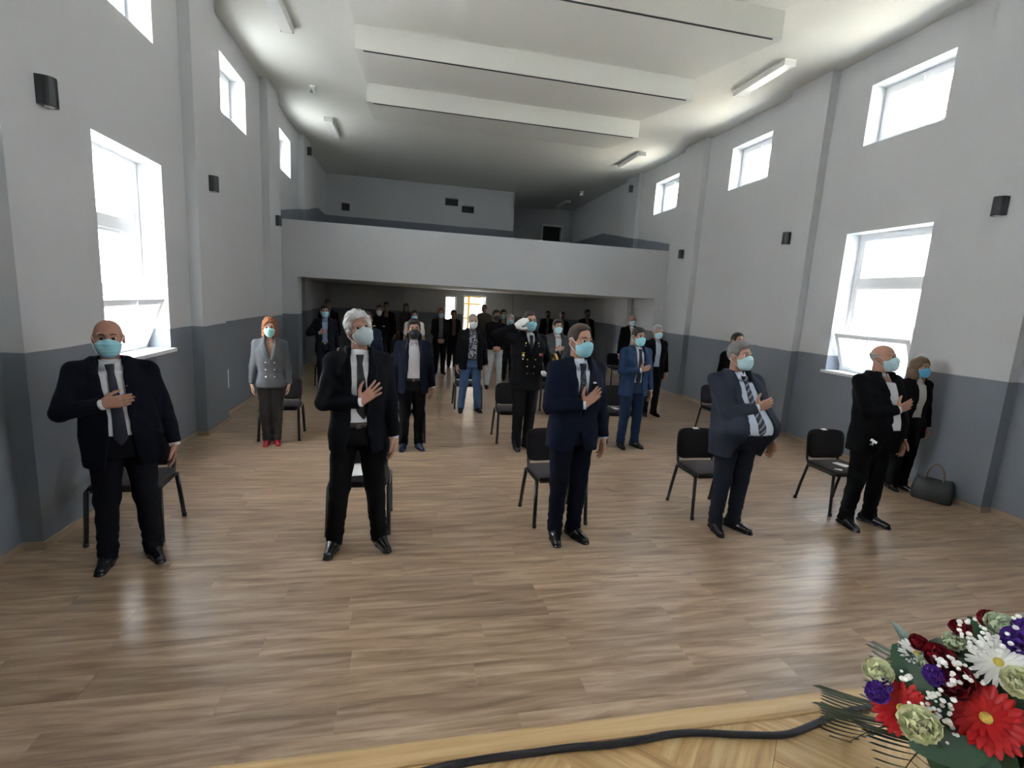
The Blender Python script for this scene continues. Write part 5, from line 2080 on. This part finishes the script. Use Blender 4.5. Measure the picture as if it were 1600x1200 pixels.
def flower(name, px, py, depth, dirv, kind, scale=1.0, label=None):
    P_ = vpos(px, py, depth)
    f = empty(name, tuple(P_ - FC))
    f.parent = fa
    f.rotation_mode = 'QUATERNION'
    f.rotation_quaternion = orient(dirv)
    scale = scale * (.74 if kind == 'gerbera' else .66 if kind == 'gerbera_white' else .66)
    f.scale = (scale,) * 3
    if label:
        f['label'] = label
    key = 'gerb' if kind == 'gerbera' else 'gerbw' if kind == 'gerbera_white' else kind
    if kind.startswith('gerbera'):
        for ring, (cnt_, tilt, off, sc_) in enumerate(((24, 6, .006, 1.0), (22, 16, .005, .9), (16, 30, .006, .62))):
            for i in range(cnt_):
                a = 2 * math.pi * (i + .5 * ring) / cnt_ + rng.uniform(-.06, .06)
                o = link_mesh('petal', PM[key], f)
                o.rotation_euler = (0, -math.radians(tilt + rng.uniform(-6, 6)), a)
                o.location = (off * math.cos(a), off * math.sin(a), .002 * ring)
                o.scale = (sc_ * rng.uniform(.92, 1.05),) * 3
        MB().ball((0, 0, .006), (.0105, .0105, .007), n=14, m=8).build('flower_centre', YELC, f)
    else:
        for ring, (cnt_, tilt, sc_, z) in enumerate(((3, 78, .62, .004), (4, 68, .80, .002), (5, 54, .98, .0), (6, 40, 1.06, -.003), (6, 24, 1.05, -.006))):
            for i in range(cnt_):
                a = 2 * math.pi * (i + .37 * ring) / cnt_ + rng.uniform(-.15, .15)
                o = link_mesh('petal', PM[key], f)
                o.rotation_euler = (rng.uniform(-.12, .12), -math.radians(tilt + rng.uniform(-7, 7)), a)
                o.location = (.004 * math.cos(a), .004 * math.sin(a), z)
                o.scale = (sc_,) * 3
        MB().ball((0, 0, .012), (.010, .010, .014), n=10, m=6).build('flower_centre', PM[key].materials[0], f)
    # stem down into the foam
    tgt = np.array([FC[0] + .12, FC[1] - .05, STZ + .10])
    mid = (P_ + tgt) / 2 + np.array([0, 0, .02])
    iq = orient(dirv).inverted()
    loc_ = lambda w_: tuple((iq @ Vector(tuple(w_ - P_))) / scale)
    MB().tube([loc_(P_ - np.array(unit(dirv)) * .006), loc_(P_ * .8 + mid * .2 - np.array(unit(dirv)) * .012), loc_(mid), loc_(tgt)], .003, n=6).build('stem', STEMM, f)
    return f


tc = lambda px, py, up=.5: unit(unit(CAM - vpos(px, py, FD)) * 1.0 + np.array([0, 0, up]))
flower('gerbera', 1541, 1122, .735, tc(1541, 1122, .1), 'gerbera', 1.06, 'bright red gerbera with yellow centre')
flower('gerbera', 1410, 1108, .745, unit(tc(1410, 1108, .25) + np.array([-.25, .15, 0])), 'gerbera', .88, 'red gerbera half hidden behind a cream rose')
flower('gerbera', 1560, 1036, .76, unit(tc(1560, 1036, .5)), 'gerbera_white', .98, 'white gerbera with pale yellow centre')
flower('gerbera', 1432, 1022, .80, unit(tc(1432, 1022, 1.6)), 'gerbera_white', .62, 'small white daisy seen from the side')
for px, py, d_, kind, sc_, up in ((1436, 1136, .70, 'rose_c', 1.05, .3), (1371, 1056, .76, 'rose_c', .88, .8), (1592, 1070, .72, 'rose_c', .95, .4),
                                 (1489, 1066, .75, 'rose_r', 1.15, .2), (1468, 1032, .77, 'rose_r', .9, .6), (1434, 1009, .80, 'rose_r', .60, 1.0), (1500, 988, .80, 'rose_r', .68, 1.0), (1545, 975, .82, 'rose_r', .75, 1.0),
                                 (1490, 1008, .80, 'rose_m', .8, 1.0), (1563, 984, .80, 'rose_m', 1.0, .9), (1448, 1040, .78, 'rose_m', .6, .8),
                                 (1370, 1084, .74, 'lis', .75, .5), (1380, 1072, .745, 'lis', .6, .7), (1461, 1058, .75, 'lis', .75, .4), (1590, 1003, .76, 'lis', .95, .5), (1598, 985, .78, 'lis', .8, .7)):
    flower({'rose_c': 'cream_rose', 'rose_r': 'dark_red_rose', 'rose_m': 'pale_green_carnation', 'lis': 'purple_lisianthus'}[kind], px, py, d_, tc(px, py, up), kind, sc_)
# gypsophila
gy = MB()
gst = MB()
for px, py in ((1418, 1050), (1424, 1058), (1465, 1030), (1476, 1040), (1483, 1030), (1492, 1044), (1470, 1044), (1455, 1082), (1468, 1078), (1476, 1096), (1488, 1062), (1500, 1092), (1484, 1110), (1482, 1128), (1472, 1108), (1448, 1104), (1456, 1100),
               (1485, 1136), (1520, 1052), (1527, 1066), (1508, 1056), (1500, 1040), (1516, 971), (1504, 977), (1528, 982), (1540, 1000), (1512, 1002), (1550, 1004), (1534, 1014), (1520, 1008), (1594, 973), (1426, 1100), (1505, 985), (1575, 1000), (1560, 1008), (1496, 1072), (1442, 1090), (1460, 1118), (1491, 1150)):
    for _ in range(3):
        q_ = vpos(px + rng.uniform(-11, 11), py + rng.uniform(-11, 11), .715 + rng.uniform(-.015, .02)) - FC
        r_ = rng.uniform(.0022, .0048)
        gy.ball(q_, (r_, r_, r_ * .8), n=6, m=4)
        gst.tube([q_, q_ + unit(q_ + FC - CAM) * .05], .0004, n=4)
tag(gy.build('gypsophila', WHITEP, fa), kind='stuff')
tag(gst.build('gypsophila_stems', STEMM, fa), kind='stuff')


# broad leaves
def leaf_mesh(L, W, mat):
    rows_ = []
    for j in range(9):
        t = j / 8
        w = W / 2 * math.sin(math.pi * (t * .93 + .05)) ** .8
        rows_.append([(L * t, w * u, .16 * L * math.sin(t * 2.4) - .05 * L + .12 * w * abs(u)) for u in (-1, -.5, 0, .5, 1)])
    return MB().grid(rows_).mesh('leaf', mat)


LM = leaf_mesh(.13, .065, LEAFM)
for px, py, d_ in ((1420, 1045, .80), (1445, 1062, .79), (1415, 1075, .79), (1500, 1030, .82), (1530, 1080, .87), (1570, 1075, .87), (1590, 1110, .78), (1500, 1145, .76), (1520, 1160, .76), (1465, 1150, .78), (1445, 1085, .79), (1480, 1120, .79),
                  (1595, 1040, .82), (1520, 1180, .74), (1570, 1185, .74), (1480, 1185, .75), (1600, 1160, .76), (1535, 1040, .82), (1550, 1150, .77), (1510, 1115, .86), (1430, 1110, .86), (1600, 1020, .82),
                  (1440, 1170, .75), (1605, 1195, .72), (1545, 1200, .72), (1500, 1205, .72)):
    P_ = vpos(px, py, d_ + .05) - FC
    out = unit(P_ - np.array([.14, -.05, .05]))
    o = link_mesh('leaf', LM, fa, tuple(P_ - out * .06))
    qd = Vector(tuple(unit(out + np.array([rng.uniform(-.4, .4), rng.uniform(-.4, .4), .15])))).to_track_quat('X', 'Z')
    o.rotation_mode = 'QUATERNION'
    o.rotation_quaternion = qd
    o.scale = (rng.uniform(.75, 1.15),) * 3
# leaves turned up to the light, filling in between the flower heads
for px, py, d_ in ((1420, 1048, .79), (1437, 1062, .79), (1405, 1066, .79), (1452, 1078, .78), (1428, 1086, .785), (1445, 1050, .79), (1520, 1128, .77), (1500, 1160, .755), (1472, 1168, .75),
                  (1592, 1150, .755), (1562, 1192, .74), (1530, 1182, .745), (1600, 1100, .77), (1510, 1030, .80), (1535, 1060, .79), (1480, 1020, .81)):
    P_ = vpos(px, py, d_) - FC
    zc = unit(CAM - (P_ + FC) + np.array([0, 0, .25]))
    a_ = rng.uniform(0, 2 * math.pi)
    e1 = unit(np.cross(zc, (0, 0, 1)))
    e2 = np.cross(zc, e1)
    xa_ = unit(e1 * math.cos(a_) + e2 * math.sin(a_))
    ya_ = np.cross(zc, xa_)
    o = link_mesh('leaf', LM, fa, tuple(P_ - xa_ * .04))
    o.rotation_mode = 'QUATERNION'
    o.rotation_quaternion = Matrix((tuple(xa_), tuple(ya_), tuple(zc))).transposed().to_quaternion()
    o.scale = (rng.uniform(.55, .8),) * 3
# palm fronds
def frond(px0, py0, d0, px1, py1, z1, nl, spread_, length):
    a = vpos(px0, py0, d0)
    b = at_z(px1, py1, z1)
    f = empty('palm_frond', tuple(a - FC))
    f.parent = fa
    d_ = b - a
    N_ = 10
    P_ = [a + d_ * (i / N_) + np.array([0, 0, .03 * math.sin(math.pi * i / N_)]) - a for i in range(N_ + 1)]
    MB().tube(P_, [.0022 * (1 - .07 * i) for i in range(N_ + 1)], n=6).build('rachis', PALMM, f)
    u_ = unit(d_)
    side = unit(np.cross(u_, (0, 0, 1)))
    lm = petal_mesh('leaflet', length, .012, PALMM, .06, tip=1.0, n=3, m=6, taper=.3)
    for i in range(nl):
        t = .12 + .86 * i / (nl - 1)
        for sg in (-1, 1):
            dir_ = unit(u_ * (.75 + .5 * t) + side * sg * spread_ * (1 - .55 * t) + np.array([0, 0, .05]))
            o = link_mesh('leaflet', lm, f, tuple(d_ * t + np.array([0, 0, .03 * math.sin(math.pi * t)])))
            o.rotation_mode = 'QUATERNION'
            o.rotation_quaternion = Vector(tuple(dir_)).to_track_quat('X', 'Z')
            o.scale.x = 1 - .45 * t
    return f


frond(1460, 1130, .78, 1320, 1126, STZ + .05, 13, .7, .20)
frond(1470, 1150, .77, 1325, 1160, STZ + .035, 13, .75, .20)
frond(1465, 1165, .77, 1400, 1225, STZ + .03, 9, .8, .15)
frond(1450, 1060, .80, 1375, 1038, STZ + .12, 7, .5, .14)
frond(1445, 1080, .79, 1360, 1095, STZ + .07, 7, .6, .12)
# foam tray
foam = MB().box(-.02, .34, -.30, .02, 0, .10, bev=.02)
foam.build('foam_tray', plain('foam_green', (.012, .03, .014), .9), fa)
